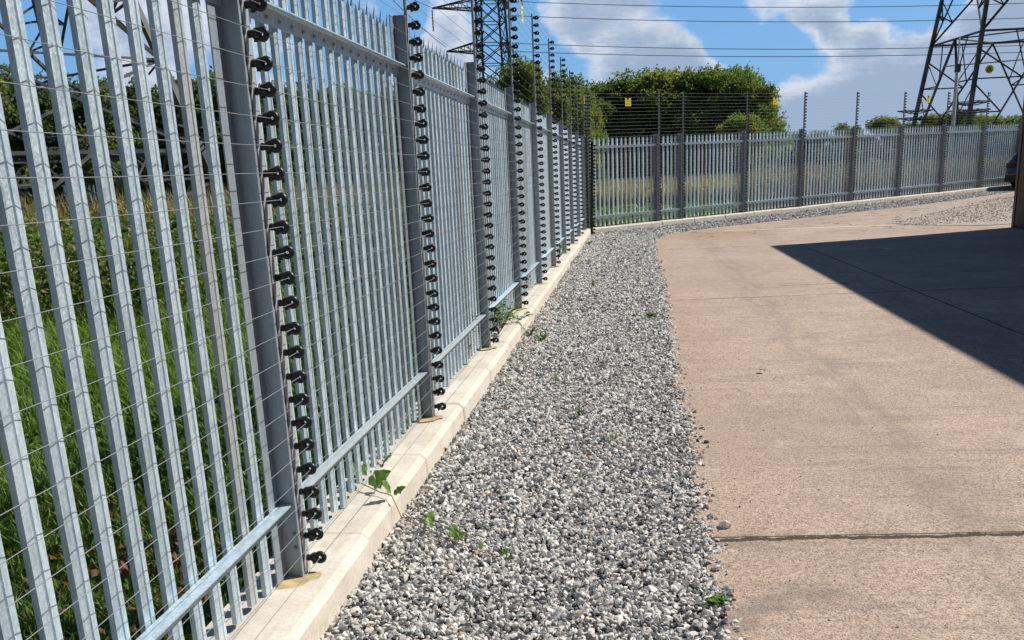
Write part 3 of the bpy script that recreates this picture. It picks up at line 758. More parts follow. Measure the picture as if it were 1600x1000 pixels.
def tree(px, top, D, hgt_mul, kind, label, wm=1., group='trees beyond the fences', name='tree'):
    p = at(px, top, D); h = p.z-g(p.x, p.y)+.1; cr, tr = protos[kind]; s = h/8.7*hgt_mul; wm *= 1.15
    rt = empty(name, (p.x, p.y, g(p.x, p.y)-.05), random.uniform(0, 6.28)); tag(rt, label, 'tree', group)
    a = link('crown', cr, rt); b = link('trunk', tr, rt); rt.scale = (s*wm, s*wm, s)
    return rt
# the wood behind the back fence
T = [(925,120,92,0,'rounded dark green tree directly behind the fence corner',.9),(962,122,96,2,'dark low tree left of the first yellow sign',.9),(1003,116,96,0,'broad green tree behind the first yellow sign',1.15),
     (1045,112,92,1,'mid green tree behind the narrow fence bay',1.15),(1090,112,92,1,'tallest tree of the wood behind the back fence',1.),(1135,110,90,3,'yellowish green tree in the right half of the wood',.9),(1168,116,88,0,'olive green tree second from the right end of the wood',.8),
     (1188,134,86,1,'small tree closing the right end of the wood',.62),(1020,150,104,2,'dark tree filling the back of the wood, left part',1.),(1120,150,104,2,'dark tree filling the back of the wood, right part',1.),(1160,182,80,3,'low yellow leaved bush in front of the wood',.9)]
for px, top, D_, kd, lb, wm in T: tree(px, top, D_, 1, kd, lb, wm)
# trees left of the corner, seen over the left fence
T = [(905,150,70,3,'olive tree just left of the fence corner, above the far posts',.62),(880,142,64,3,'yellow green tree over the far end of the left fence',.62),(850,116,60,0,'green tree between the fourth and fifth insulated poles',.62),(818,98,57,1,'taller green tree right of the distant tower',.6),(783,110,60,2,'dark tree behind the foot of the distant tower',.6),(745,125,62,0,'tree behind the third insulated pole',.6),(700,132,66,2,'tree behind the left fence, third bay',.7),(650,140,66,0,'tree behind the left fence, second bay',.7),(590,138,62,2,'tree behind the left fence, glimpsed through the second bay',.7),(530,140,60,1,'tree glimpsed through the pales right of the nearest pole',.7)]
for px, top, D_, kd, lb, wm in T: tree(px, top, D_, 1, kd, lb, wm)
# dark belt behind the left fence
T = [(450,128,58,2,'dark tree glimpsed just right of the nearest insulated pole',.9),(385,116,56,0,'tree behind the nearest fence post',.9),(325,108,55,2,'dark tree with a pointed top behind the left tower leg',.9),(265,128,56,0,'tree of the belt behind the lattice, fourth from the left edge',.9),(195,118,55,2,'dark tree of the belt behind the lattice, third from the left edge',.9),(115,122,54,0,'green tree of the belt behind the lattice, second from the left edge',.9),(40,116,54,2,'dark tree at the left edge of the photo behind the lattice',.9),(-40,110,54,0,'green tree reaching in at the far left edge',.9)]
for px, top, D_, kd, lb, wm in T: tree(px, top, D_, 1, kd, lb, wm)
# distant hedge trees to the right
T = [(1230,208,150,2,'low dark hedge tree right of the wood',1.6),(1290,206,150,0,'low hedge tree behind the back fence, left of the round bush',1.6),(1330,193,140,0,'small spiky bush on the skyline behind the back fence',1.0),(1385,184,130,1,'round green bush on the skyline left of the big tower',1.3),(1425,190,160,2,'dark bush at the foot of the left tower leg',1.4),(1465,180,140,1,'green bush inside the big tower, left part',1.3),(1495,170,140,2,'dark green tree inside the big tower, behind the white post',1.1),
     (1530,182,150,3,'yellow green bush on the skyline inside the tower',1.6),(1575,184,150,3,'yellow green bush on the skyline near the barn',1.6),(1625,180,150,1,'green bush on the skyline running behind the barn',1.8)]
for px, top, D_, kd, lb, wm in T: tree(px, top, D_, 1, kd, lb, wm, 'bushes on the far skyline', 'bush')

def fan(n, a0, a1, d0, d1, pw=1.):
    """random points round the camera between two bearings, outside the yard; pw=1 -> even on screen"""
    az = rng.uniform(math.radians(a0), math.radians(a1), n); u = rng.uniform(size=n)
    Dd = 1/(1/d0+(1/d1-1/d0)*u) if pw == 1 else d0+(d1-d0)*u
    x = CAM.x+Dd*np.sin(az); y = CAM.y+Dd*np.cos(az); ok = ~inside(x, y, .30); return x[ok], y[ok], Dd[ok]
def blades(name, x, y, h, wd, cols, lean=.45, m='grass', jit=.35):
    n = len(x); z = gz(x, y)-.04; a = rng.uniform(0, 2*math.pi, n); dx, dy = np.cos(a), np.sin(a); b = a+rng.uniform(.8, 2.2, n); sx, sy = np.cos(b), np.sin(b)
    l = lean*h*rng.uniform(.1, 1.3, n)
    B = np.stack([x, y, z], -1); S = np.stack([sx, sy, np.zeros(n)], -1)*wd[:, None]*.5; Dv = np.stack([dx, dy, np.zeros(n)], -1); U = np.array([0, 0, 1.])
    M1 = B+Dv*(l*.30)[:, None]+U*(h*.62)[:, None]; T1 = B+Dv*l[:, None]+U*(h*rng.uniform(.8, 1., n))[:, None]
    V = np.stack([B-S, B+S, M1+S*.8, M1-S*.8, T1], 1).reshape(-1, 3); i = np.arange(n)[:, None]*5
    F = np.concatenate([i+np.array([[0,1,2]]), i+np.array([[0,2,3]]), i+np.array([[3,2,4]])], 1).reshape(-1, 3)
    cols = np.array(cols); c = cols[rng.integers(len(cols), size=n)]*rng.uniform(1-jit, 1+jit, (n, 1))
    return npmesh(name, V, F, M[m], np.repeat(np.clip(c, 0, .7), 3, 0))
def patch(x, y, s=1., ph=0.): return np.sin(x*s*1.3+ph)*np.cos(y*s*1.1+ph*2)+.6*np.sin(x*s*2.7+y*s*2.1+ph)+.4*np.sin(y*s*4.3-x*s*3.1)
GR = [(.13,.235,.035),(.10,.19,.03),(.16,.27,.05),(.20,.26,.07)]
# lush grass just behind the left fence
x, y, Dd = fan(120000, -40, -2, 2.4, 20)
h = rng.uniform(.10, .26, len(x))*(1+.35*patch(x, y, 1.2))*np.clip(.8+.03*Dd, .8, 1.2); h = np.clip(h, .05, .6)
tag(link('grass', blades('grass', x, y, h, .0035+.0011*Dd, GR, .7)), 'lush bright green grass behind the left palisade fence', 'grass', kind='stuff')
x, y, Dd = fan(90000, -40, 22, 18, 110)
h = rng.uniform(.15, .42, len(x))
tag(link('meadow_grass', blades('meadow_grass', x, y, h, .0020*Dd, GR+[(.20,.26,.09)], .6)), 'green meadow grass beyond both fences', 'grass', kind='stuff')
# rank straw coloured grass
def rank(n, a0, a1, d0, d1, hh, thr, cols, label, name, wd=.0011, ph=0, bias=0):
    x, y, Dd = fan(n, a0, a1, d0, d1, 0); ok = patch(x, y, .35, ph)+bias > thr; x, y, Dd = x[ok], y[ok], Dd[ok]
    h = rng.uniform(.6, 1.1, len(x))*hh
    tag(link(name, blades(name, x, y, h, wd*Dd, cols, .3, 'dry')), label, 'tall grass', kind='stuff')
STRAW = [(.42,.33,.17),(.34,.27,.13),(.50,.41,.24),(.20,.19,.07)]
rank(30000, -40, -6, 26, 42, 1.75, -.1, STRAW, 'straw coloured seeding grass behind the left fence below the trees', 'straw_grass')
rank(46000, -4, 9.5, 42, 56, 1.05, -3, [(.52,.43,.27),(.44,.35,.21),(.58,.49,.33),(.36,.33,.19)], 'pale straw coloured reeds in front of the wood', 'reeds')
rank(30000, 5.5, 24, 33, 64, 1.3, -.5, [(.30,.22,.14),(.22,.20,.10),(.40,.33,.23),(.15,.19,.07)], 'brownish dock and seeding weeds beyond the right part of the back fence', 'tall_weeds', ph=1.3)
# dark leafy weeds: nettles and brambles
def weeds(n, a0, a1, d0, d1, hh, thr, size, cols, label, name, pw=1, ph=0.):
    x, y, Dd = fan(n, a0, a1, d0, d1, pw); ok = patch(x, y, .8, ph) > thr; x, y, Dd = x[ok], y[ok], Dd[ok]
    top = hh*(.55+.3*(patch(x, y, 2.3, 1+ph)+1)/2+rng.uniform(0, .3, len(x))); z = gz(x, y)+top*rng.uniform(.05, 1, len(x))**.6
    V, F = leafset(np.stack([x, y, z], -1), size*rng.uniform(.5, 1.4, len(x))*(1+.03*Dd), .1, .62)
    cols = np.array(cols); c = cols[rng.integers(len(cols), size=len(x))]*rng.uniform(.6, 1.4, (len(x), 1))
    tag(link(name, npmesh(name, V, F, M['leaf'], np.repeat(c, 2, 0))), label, 'weeds', kind='stuff')
WD = [(.07,.14,.03),(.09,.17,.035),(.05,.105,.025),(.14,.20,.05)]
weeds(42000, -40, -4, 2.6, 7.5, .30, -.25, .035, WD, 'dark leafy nettles and low weeds at the back of the plinth', 'nettles')
weeds(70000, -40, -5, 14, 38, 1.15, -.35, .06, WD+[(.13,.14,.05),(.30,.24,.13)], 'tall bushy weeds behind the left fence', 'bushy_weeds', ph=2.)
weeds(9000, -5, -2.0, 8, 40, .5, -2, .04, WD, 'low leafy weeds close behind the far bays of the left fence', 'hedge_weeds')

# brown litter at the foot of the near bay
x, y, Dd = fan(2600, -38, -20, 3, 6, 0); z = gz(x, y)+rng.uniform(0, .08, len(x))
V, F = leafset(np.stack([x, y, z], -1), rng.uniform(.03, .07, len(x)), .1, .6)
tag(link('leaf_litter', npmesh('leaf_litter', V, F, M['leaf'], np.repeat(np.array([(.22,.10,.05)])*rng.uniform(.5, 1.5, (len(x), 1)), 2, 0))), 'brown dead leaves among the weeds behind the near fence bay', 'leaves', kind='stuff')

def lobed_leaf(mb, p, d, nrm, L):
    d = Vector(d).normalized(); nrm = Vector(nrm).normalized(); s = d.cross(nrm).normalized(); nrm = s.cross(d)
    o = [(0,0,0),(.15,.26,.05),(.34,.22,.08),(.48,.40,.03),(.62,.26,.06),(.80,.20,.02),(1.,0,-.10)]
    P_ = Vector(p); L_ = [P_+d*(a*L)+s*(b*L)+nrm*(c*L) for a, b, c in o]; R_ = [P_+d*(a*L)-s*(b*L)+nrm*(c*L) for a, b, c in o]; C_ = [P_+d*(a*L) for a, b, c in o]
    n = len(mb.v); mb.v += [tuple(v) for v in L_+R_+C_]; k_ = len(o)
    for i in range(k_-1):
        mb.f.append((n+i, n+i+1, n+2*k_+i+1, n+2*k_+i)); mb.f.append((n+2*k_+i, n+2*k_+i+1, n+k_+i+1, n+k_+i))
def leaf_plain(name, c1, c2, tr=.25):
    def fn(k, b):
        oc = obj_co(k); c = k.mix(k.rng(k.noise(oc, 18, 3), .3, .7), c1, c2); k.put(b.inputs['Base Color'], c)
        t = k.node('ShaderNodeBsdfTranslucent'); k.put(t.inputs[0], c); mx = k.node('ShaderNodeMixShader'); mx.inputs[0].default_value = tr
        k.l.new(b.outputs[0], mx.inputs[1]); k.l.new(t.outputs[0], mx.inputs[2]); k.l.new(mx.outputs[0], [n for n in k.n if n.type == 'OUTPUT_MATERIAL'][0].inputs[0])
    return mat(name, fn, .5)
M['weedleaf'] = leaf_plain('weed_leaf', (.10,.19,.03), (.19,.32,.06)); M['weeddark'] = leaf_plain('weed_leaf_dark', (.05,.10,.025), (.11,.18,.05))
# bramble runner creeping over the plinth onto the gravel
rt = empty('bramble_runner', (0, 1.1, 0)); tag(rt, 'reddish bramble runner with bright green leaves creeping over the plinth onto the gravel', 'bramble')
path = [(-.30,.25,.15),(-.13,.13,.165),(.02,-.02,.150),(.12,-.10,.145),(.17,-.15,.06),(.30,-.27,.035),(.45,-.42,.03),(.62,-.58,.035),(.74,-.66,.03)]
sm = []
for i in range(len(path)-1):
    for q in range(3): sm.append(tuple(Vector(path[i]).lerp(Vector(path[i+1]), q/3)+Vector((0, 0, random.gauss(0, .002)))))
mb = MB(); mb.tube(sm, [.003-.0015*i/len(sm) for i in range(len(sm))], 6); mb.build('stem', M['stem'], rt, smooth=True)
for (x, y, z), d, L in [((-.12,.12,.17),(.3,.5,.25),.095),((-.10,.11,.17),(-.2,.4,.5),.085),((-.02,.02,.165),(.6,.2,.35),.11),((.01,.0,.155),(.4,-.1,.3),.075),((.115,-.09,.155),(-.1,-.3,.35),.09),((.13,-.1,.15),(.3,.05,.2),.06),
                       ((.30,-.25,.045),(.2,.3,.3),.07),((.33,-.27,.04),(-.1,.3,.25),.055),((.45,-.40,.04),(.1,.4,.3),.06),((.47,-.42,.04),(.4,.1,.2),.05),((.60,-.56,.04),(.1,.3,.3),.035),((.70,-.63,.04),(.3,.1,.2),.04),((.73,-.66,.03),(.3,-.2,.2),.03)]:
    mb = MB(); lobed_leaf(mb, (x, y, z), d, (.2+random.gauss(0, .2), -.45+random.gauss(0, .2), .8), L*1.15); mb.build('leaf', M['weedleaf'], rt)
# small plants
def plant(x, y, z, label, n, h, L, dark=False, spread=.5, name='weed_plant', group='weeds on the plinth and in the gravel', grassy=False, offx=0):
    rt = empty(name, (x, y, z)); tag(rt, label, 'weed', group)
    h *= .85; L *= .78
    st = MB(); lf = MB()
    for i in range(n):
        a = random.uniform(0, 6.28); q = random.uniform(.3, 1); e = Vector((math.cos(a)*spread*q*h+offx*q, math.sin(a)*spread*q*h, h*random.uniform(.5, 1)))
        if grassy:
            sdv = Vector((-math.sin(a), math.cos(a), 0))*.0035; m1 = e*.55+Vector((0, 0, h*.12)); o = len(lf.v)
            lf.v += [tuple(-sdv), tuple(sdv), tuple(m1+sdv*.8), tuple(m1-sdv*.8), tuple(e)]; lf.f += [(o,o+1,o+2,o+3),(o+3,o+2,o+4)]; continue
        st.tube([(0,0,-.01), tuple(e*.5+Vector((0,0,h*.06))), tuple(e)], [.0022,.0016,.0008], 4)
        for q2 in (.35, .55, .75, .92, 1.):
            for sd in (-1, 1):
                aa = a+sd*random.uniform(.6, 1.5); p = e*q2+Vector((0, 0, h*.06*(1-abs(2*q2-1))))
                lobed_leaf(lf, p, (math.cos(aa), math.sin(aa), random.uniform(-.2, .5)), (random.gauss(0,.4), random.gauss(0,.4), 1), L*random.uniform(.6, 1.2))
    if st.v: st.build('stem', M['weeddark'], rt)
    lf.build('foliage', M['weeddark'] if dark else M['weedleaf'], rt)
pl = .13
plant(-.075, 1.62, g(0,1.6)+pl, 'tiny dark sprig on the plinth behind the bramble', 5, .08, .022, True, 1.1)
plant(-.10, 2.35, g(0,2.3)+pl, 'small weed at the foot of the second fence post', 4, .07, .03)
plant(-.13, 5.1, g(0,5.1)+pl, 'upright weed climbing the pales left of the third pole', 9, .42, .045, True, .25)
plant(-.13, 4.75, g(0,4.7)+pl, 'low dark weed left of the third pole, in front of the pales', 7, .24, .04, True, .4)
plant(-.03, 6.35, g(0,6.3)+pl, 'bushy leafy weed clump on the plinth beyond the third pole', 15, .33, .055, False, .75, offx=.06)
plant(-.05, 6.75, g(0,6.7)+pl, 'darker half of the weed clump behind the third pole', 12, .36, .05, True, .6)
plant(.04, 7.05, g(0,7)+pl, 'trailing end of the weed clump over the plinth edge', 8, .14, .05, False, 1.4, offx=.05)
plant(-.13, 8.8, g(0,8.8)+pl, 'weed sprouting through the pales beyond the fourth pole', 8, .33, .05, True, .4)
plant(-.10, 9.6, g(0,9.6)+pl, 'tall thin weed against the pales in the fifth bay', 7, .40, .045, True, .3)
plant(-.06, 15.2, g(0,15.2)+pl, 'pale weed clump on the plinth near the far end of the fence', 10, .32, .06, False, .6)
plant(-.08, 14.4, g(0,14.4)+pl, 'straggling weed before the pale clump at the far end', 7, .7, .05, True, .2)
plant(.25, 20.6, g(0,20.6), 'low weed patch at the plinth foot near the corner', 9, .10, .05, False, 1.3)
plant(.20, 7.0, g(0,7), 'small green weed in the gravel at the plinth foot, left one', 6, .10, .045, False, 1.)
plant(.36, 6.6, g(0,6.6), 'small green weed in the gravel near the plinth, right one', 6, .09, .045, False, 1.)
plant(.68, 11.5, g(0,11.5), 'tuft of grass in the middle of the gravel, furthest one', 16, .22, .03, False, .5, grassy=True)
plant(1.45, 8.1, g(1,8), 'weed in the gravel close to the concrete edge', 8, .09, .04, False, 1.)
plant(.65, 4.5, g(0,4.5), 'pale grass tuft in the gravel left of the centre', 14, .10, .03, False, 1., grassy=True)
plant(.90, 3.2, g(0,3.2), 'dark grass tuft in the gravel, with long blades', 16, .14, .03, True, .8, grassy=True)
plant(1.14, 2.55, g(1,2.5), 'yellowish grass tuft in the gravel nearer the concrete', 12, .09, .03, False, .9, grassy=True)
plant(.97, 1.75, g(1,1.7), 'very small green tuft in the near gravel', 8, .05, .03, False, 1., grassy=True)
plant(1.575, 0.0, g(1,0), 'broad leaved weed at the near concrete edge', 5, .035, .045, False, 1.3)
plant(1.9, 22.7, g(1.9,22.7), 'dark grass growing at the inner corner of the concrete bend', 22, .12, .03, True, 1.2, grassy=True)
plant(1.72, 21.4, g(1.7,21.4), 'thin grass along the concrete edge before the bend', 16, .10, .03, True, 1.4, grassy=True)
mb = MB(); lobed_leaf(mb, (2.24, 4.68, .018), (.5, -1, .12), (.3, 0, 1), .075); o = mb.build('dead_leaf', mat('dead_leaf', None, .7, 0, (.05,.035,.025))); tag(o, 'single dark dead leaf lying on the sunlit concrete', 'leaf')

# ------------------------------------------------------------ lattice towers
def tower(name, label, ctr, yaw, half, zconv, H, levels, w_, arms=(), waist=None, M1='lattice', guard=True, strings=False, arm_dir=0):
    """half: half side at the base; legs aim at zconv; levels: heights of the panel points"""
    z0 = g(ctr[0], ctr[1]); rt = empty(name, (ctr[0], ctr[1], z0), yaw); tag(rt, label, 'tower', 'lattice pylons')
    def hw(z):
        a = half*(1-z/zconv)
        if waist is not None and z > waist[0]: a = half*(1-waist[0]/zconv)*(1-(z-waist[0])/(H-waist[0])*waist[1])
        return max(a, .12)
    S = [(-1,-1),(1,-1),(1,1),(-1,1)]
    cn = lambda i, z: Vector((S[i%4][0]*hw(z), S[i%4][1]*hw(z), z))
    zs = [0]+list(levels)
    for i in range(4):
        mb = MB(); up = [z for z in zs]
        for a, b in zip(up[:-1], up[1:]): mb.angle(cn(i, a), cn(i, b), w_*(1.15-.6*a/H))
        mb.box(*( [cn(i,0).x-.35, cn(i,0).x+.35, cn(i,0).y-.35, cn(i,0).y+.35, -.1, .35]))
        if i == 0:
            for q in range(int(min(H, 20)/.4)): z = 3+q*.4; c = cn(0, z); mb.bar(c, c+Vector((-.16 if q % 2 else 0, -.16 if not q % 2 else 0, 0)), .02)
        mb.build('leg', M[M1], rt)
    br = MB(); t1, t2 = w_*.62, w_*.38
    for i in range(4):
        a, b = zs[0], zs[1]; m0 = (cn(i, b)+cn(i+1, b))/2; L0, R0 = cn(i, a+.2), cn(i+1, a+.2)
        br.angle(cn(i, b), cn(i+1, b), t1); br.angle(m0, L0, t1); br.angle(m0, R0, t1)
        # redundant members of the big K panel
        for sd, (B0, j) in enumerate(((L0, i), (R0, i+1))):
            prev = None
            for q in (.22, .45, .68):
                zl = a+.2+(b-a-.2)*q; pd = B0.lerp(m0, q); pl_ = cn(j, zl); br.angle(pl_, pd, t2)
                pl2 = cn(j, a+.2+(b-a-.2)*(q+.2)); br.angle(pd, pl2, t2)
        for q in (.5,):
            br.angle(cn(i, b).lerp(cn(i+1, b), .25), L0.lerp(m0, .72), t2); br.angle(cn(i, b).lerp(cn(i+1, b), .75), R0.lerp(m0, .72), t2)
        for n_, (a, b) in enumerate(zip(zs[1:-1], zs[2:])):
            big = (b-a) > 3.2
            br.angle(cn(i, a), cn(i+1, b), t1*(.9 if big else .7)); br.angle(cn(i+1, a), cn(i, b), t1*(.9 if big else .7))
            if n_ % 2 == 1 or not big: br.angle(cn(i, b), cn(i+1, b), t2)
            if big:
                for (p, q_) in ((i, i+1), (i+1, i)):
                    for f in (.17, .33):
                        zl = a+(b-a)*f*1.0; d_ = cn(p, a).lerp(cn(q_, b), f); br.angle(cn(p, zl+(b-a)*.06), d_, t2); br.angle(cn(p, a+(b-a)*(f+.17)), d_, t2)
    # plan bracing
    b = zs[1]
    for i in range(4): br.angle((cn(i, b)+cn(i+1, b))/2, (cn(i+1, b)+cn(i+2, b))/2, t2)
    br.build('bracing', M[M1], rt)
    if guard:
        for i in range(4):
            gm = MB(); c = cn(i, 3.1)
            for zz_ in (3.0, 3.35):
                for a_ in range(4):
                    d0 = Vector((math.cos(a_*math.pi/2), math.sin(a_*math.pi/2), 0)); d1 = Vector((math.cos((a_+1)*math.pi/2), math.sin((a_+1)*math.pi/2), 0))
                    gm.bar(c+d0*.2+Vector((0,0,zz_-3.1)), c+d0*.95+Vector((0,0,zz_-2.95)), .05); gm.bar(c+d0*.9+Vector((0,0,zz_-2.95)), c+d1*.9+Vector((0,0,zz_-2.95)), .03); gm.bar(c+d0*.6+Vector((0,0,zz_-3.0)), c+d1*.6+Vector((0,0,zz_-3.0)), .03)
            gm.build('climbing_guard', M[M1], rt)
    for (z, LL, LR, dep) in arms:
        for sd in (-1, 1):
            L = LL if sd < 0 else LR
            mb = MB(); h0 = hw(z); tip = Vector((sd*(h0+L), 0, z+dep*.15)); e1 = [Vector((sd*h0, s_*h0, z)) for s_ in (-1, 1)]; e2 = [Vector((sd*hw(z+dep), s_*hw(z+dep), z+dep)) for s_ in (-1, 1)]
            for e in e1+e2: mb.angle(e, tip, w_*.55)
            for q in (.2, .4, .6, .8):
                p = [e.lerp(tip, q) for e in e1+e2]; 
                for u, v_ in ((0,1),(2,3),(0,2),(1,3)): mb.bar(p[u], p[v_], w_*.25)
                p2 = [e.lerp(tip, q-.2) for e in e1+e2]
                for u, v_ in ((0,3),(1,2),(0,1)): mb.bar(p2[u], p[v_], w_*.22)
            ar = mb.build('cross_arm', M[M1], rt)
            if strings:
                n_ = 14; prof = [(.02, 0)]
                for q in range(n_): prof += [(.04, -.25-q*.14), (.13, -.28-q*.14), (.04, -.34-q*.14)]
                s_ = MB(); s_.lathe(prof, 8, 'z', tuple(tip)); s_.build('insulator_string', M['glass_ins'], ar)
    return rt
# right tower
c0 = at(1577, 240, 60); R1 = Vector((15.934, 54.516)) - Vector((c0.x, c0.y))
half = 3.9; cdir = Vector((c0.x-CAM.x, c0.y-CAM.y)).normalized(); side = Vector((cdir.y, -cdir.x))
def yaw_for(cx, cy, off, D, hf):
    """rotate so that one corner stands at lateral offset -off"""
    return 0
# corner i=0 is (-h,-h); want two corners at lateral -146px (left) and -55px (near) of the centre
Dg = half*math.sqrt(2); lat = -146*60/1641.; ang = math.acos(max(-1, min(1, lat/Dg)))   # bearing of the left corner from 'right'
def corner_yaw(side, cdir, a):      # world direction of corner at angle a from 'right' towards 'near'
    v = side*math.cos(a)-cdir*math.sin(a); return math.atan2(v.y, v.x)-math.atan2(-1, -1)
near_a = math.acos(-55*60/1641./Dg)
yaw_r = corner_yaw(side, cdir, near_a)
tr_ = tower('pylon', 'big dark lattice pylon standing beyond the right end of the back fence', (c0.x, c0.y), yaw_r, half, 31, 40, [6.5, 12.6, 17.5, 21.5, 24, 26, 28, 30.5, 33, 35.5, 38, 40], .155,
      arms=[(26, 7.5, 7.5, 1.6), (31.5, 9, 9, 1.6), (37, 6.5, 6.5, 1.4)], waist=(24, .75), strings=True)
# yellow plates on the tower
def tower_plate(px, py, D_, label):
    p = at(px, py, D_); mb = MB(); mb.lathe([(.18,-.01),(.18,.01)], 20, 'y'); rt = empty('danger_plate', p, math.atan2(-(p.x-CAM.x), (p.y-CAM.y))); tag(rt, label, 'sign')
    pp = mb.build('plate', M['yellow'], rt); m2 = MB(); y_ = -.0125
    tri = [(-.10,-.08),(.10,-.08),(0,.11)]; 
    for a, b in ((0,1),(1,2),(2,0)): m2.bar((tri[a][0], y_, tri[a][1]), (tri[b][0], y_, tri[b][1]), .004, .035)
    m2.bar((.02, y_, .10), (-.03, y_, .0), .004, .03); m2.bar((-.03, y_, .0), (.03, y_, .0), .004, .025); m2.bar((.03, y_, .0), (-.01, y_, -.10), .004, .03)
    m2.build('print', M['ink'], rt)
    st = MB(); st.bar((-2.0, .03, .26), (2.2, .03, .30), .05); st.build('mounting_bar', M['lattice_pale'], rt)
tower_plate(1546, 108, 56.5, 'round yellow danger plate with a black triangle on the big pylon')
# white post in front of the tower
p = at(1496, 105, 52); zg = g(p.x, p.y); rt = empty('white_post', (p.x, p.y, zg)); tag(rt, 'slim white post with a thin rod on top, in front of the big pylon', 'post')
mb = MB(); mb.tube([(0,0,-.2),(0,0,p.z-zg)], [.085,.07], 10); mb.build('post', M['white_paint'], rt)
mb = MB(); mb.tube([(0,0,p.z-zg),(0,0,p.z-zg+1.2)], .035, 6); mb.build('rod', M['white_paint'], rt)
mb = MB(); mb.box(-.09,.09,-.2,.09,p.z-zg-.2,p.z-zg+.12); mb.build('bracket', M['lattice'], rt)

# left tower, close behind the left fence
A = at(250, 93, 35.); side_l = 8.4; hf = side_l/2; zc = 18.; znode = A.z-g(A.x, A.y)
hn = hf*(1-znode/zc)
rn = Vector((-5.8, -4.0)).normalized()   # from the right node to the near node, camera frame (lateral, depth)
fw = Vector((A.x-CAM.x, A.y-CAM.y)).normalized(); rtv = Vector((fw.y, -fw.x))
e1 = rtv*rn.x+fw*rn.y; e2 = rtv*rn.y*1.0+fw*(-rn.x)
cc_ = Vector((A.x, A.y))+(e1+e2)*hn
yaw_l = math.atan2(-e1.y, -e1.x)         # local +x points from the near node to the right node
tower('pylon', 'large lattice pylon base seen between the pales at the left edge', (cc_.x, cc_.y), yaw_l, hf, zc, 34, [2.7, znode, znode+4.2, 13, 16, 18.5, 21, 24, 27, 30, 34], .17, arms=[(20, 6, 6, 1.4), (25, 7.5, 7.5, 1.4), (30, 5.5, 5.5, 1.2)], waist=(12.5, .6), M1='lattice')
# middle tower
pm = at(768, 60, 120); 
tower('pylon', 'slim distant lattice pylon rising over the left fence between the third and fourth poles', (pm.x, pm.y), math.atan2((pm.y-CAM.y), (pm.x-CAM.x))-math.pi/2+.25, 1.95, 45, 33, [4.5,7.5,10,12.2,14.2,16.2,18.2,20.2,22.4,24.6,26.8,29,31,33], .22,
      arms=[(13.4, 3.5, .9, 1.1), (17.5, 4.9, .9, 1.1), (22.2, 4.4, .9, 1.1)], waist=(12, .5), guard=False, strings=True)
def line(p, q, label, sag=1.2, r=.035, group='power lines crossing the sky'):
    pts = []
    for i in range(25):
        t = i/24; v = Vector(p).lerp(Vector(q), t); v.z -= sag*4*t*(1-t); pts.append(v)
    mb = MB(); mb.tube(pts, r, 5); o = mb.build('power_line', M['conductor']); tag(o, label, 'power line', group)
for (y0, y1, lb) in [(2.5, -34, 'topmost of the four power lines crossing the sky to the right'), (25, -10, 'second power line from the top crossing the sky'), (68, 33, 'upper one of the lowest two power lines crossing the sky'), (80.6, 42, 'lowest power line crossing the sky to the right')]:
    a = at(812, y0, 120); b = at(2250, y1, 135); line(a, b, lb, 1.3, .032)
    s_ = MB(); 
    d_ = (Vector(b)-Vector(a)).normalized()
    for q in range(12): c = Vector(a)-d_*(.1+q*.16); s_.bar(c, c-d_*.06, .22)
    o = s_.build('insulator_string', M['glass_ins']); tag(o, 'dark disc insulators at the tower end of the '+lb.split(' crossing')[0].replace(' from the top','').replace('of the lowest two ','of two low ').replace('of the four ',''), 'insulator', 'tension insulators of the power lines')
for (a, b, lb) in [((676, 12, 118), (420, -160, 60), 'power line leaving the upper left arm of the distant pylon'), ((697, 74, 118), (380, -260, 45), 'power line leaving the lower left arm of the distant pylon')]:
    line(at(*a), at(*b), lb, .6, .03)

# ------------------------------------------------------------ the barn at the right
def barn():
    x0, x1, y0, y1, H = 9.33, 19.0, -14.0, 20.75, 6.15
    rt = empty('barn', (x0, y1, g(x0, y1))); tag(rt, 'dark brown timber clad barn at the right edge, its corner throwing the big shadow', 'barn')
    core = MB(); core.box(.06, x1-x0, y0-y1, -.06, -.1, H-.02); core.build('wall', M['board'], rt)
    def boards(pts_axis):
        mb = MB(); s = 0
        for i in range(int((34 if pts_axis else 9.6)/.19)):
            s = i*.19; d_ = random.choice((0, .012, .02)); wd_ = .178
            if pts_axis: mb.box(.0+.012-d_*.5, .058, -s-wd_-.10, -s-.10, .05, H-.03)
            else: mb.box(s+.10, s+.10+wd_, -.058, -.012+d_*.5, .05, H-.03)
        return mb
    boards(True).build('side_cladding', M['board'], rt); boards(False).build('end_cladding', M['board'], rt)
    mb = MB(); mb.box(-.02, .098, -.098, .02, .0, H-.01); mb.build('corner_post', M['board'], rt)
    W = x1-x0; rf = MB(); L0 = y0-y1-.02; rz_ = 1.1
    rf.add([(-.03,L0,H),(W/2,L0,H+rz_),(W+.03,L0,H),(-.03,.03,H),(W/2,.03,H+rz_),(W+.03,.03,H),(-.03,L0,H+.06),(W/2,L0,H+rz_+.06),(W+.03,L0,H+.06),(-.03,.03,H+.06),(W/2,.03,H+rz_+.06),(W+.03,.03,H+.06)],
           [(0,3,4,1),(1,4,5,2),(6,7,10,9),(7,8,11,10),(0,1,7,6),(1,2,8,7),(3,9,10,4),(4,10,11,5),(0,6,9,3),(2,5,11,8)])
    rf.build('roof', M['roof'], rt)
    gb = MB(); gb.add([(.06,-.05,H),(W-.06,-.05,H),(W/2,-.05,H+rz_-.02),(.06,L0+.05,H),(W-.06,L0+.05,H),(W/2,L0+.05,H+rz_-.02)], [(0,2,1),(3,4,5)]); gb.build('gable', M['board'], rt)
barn()

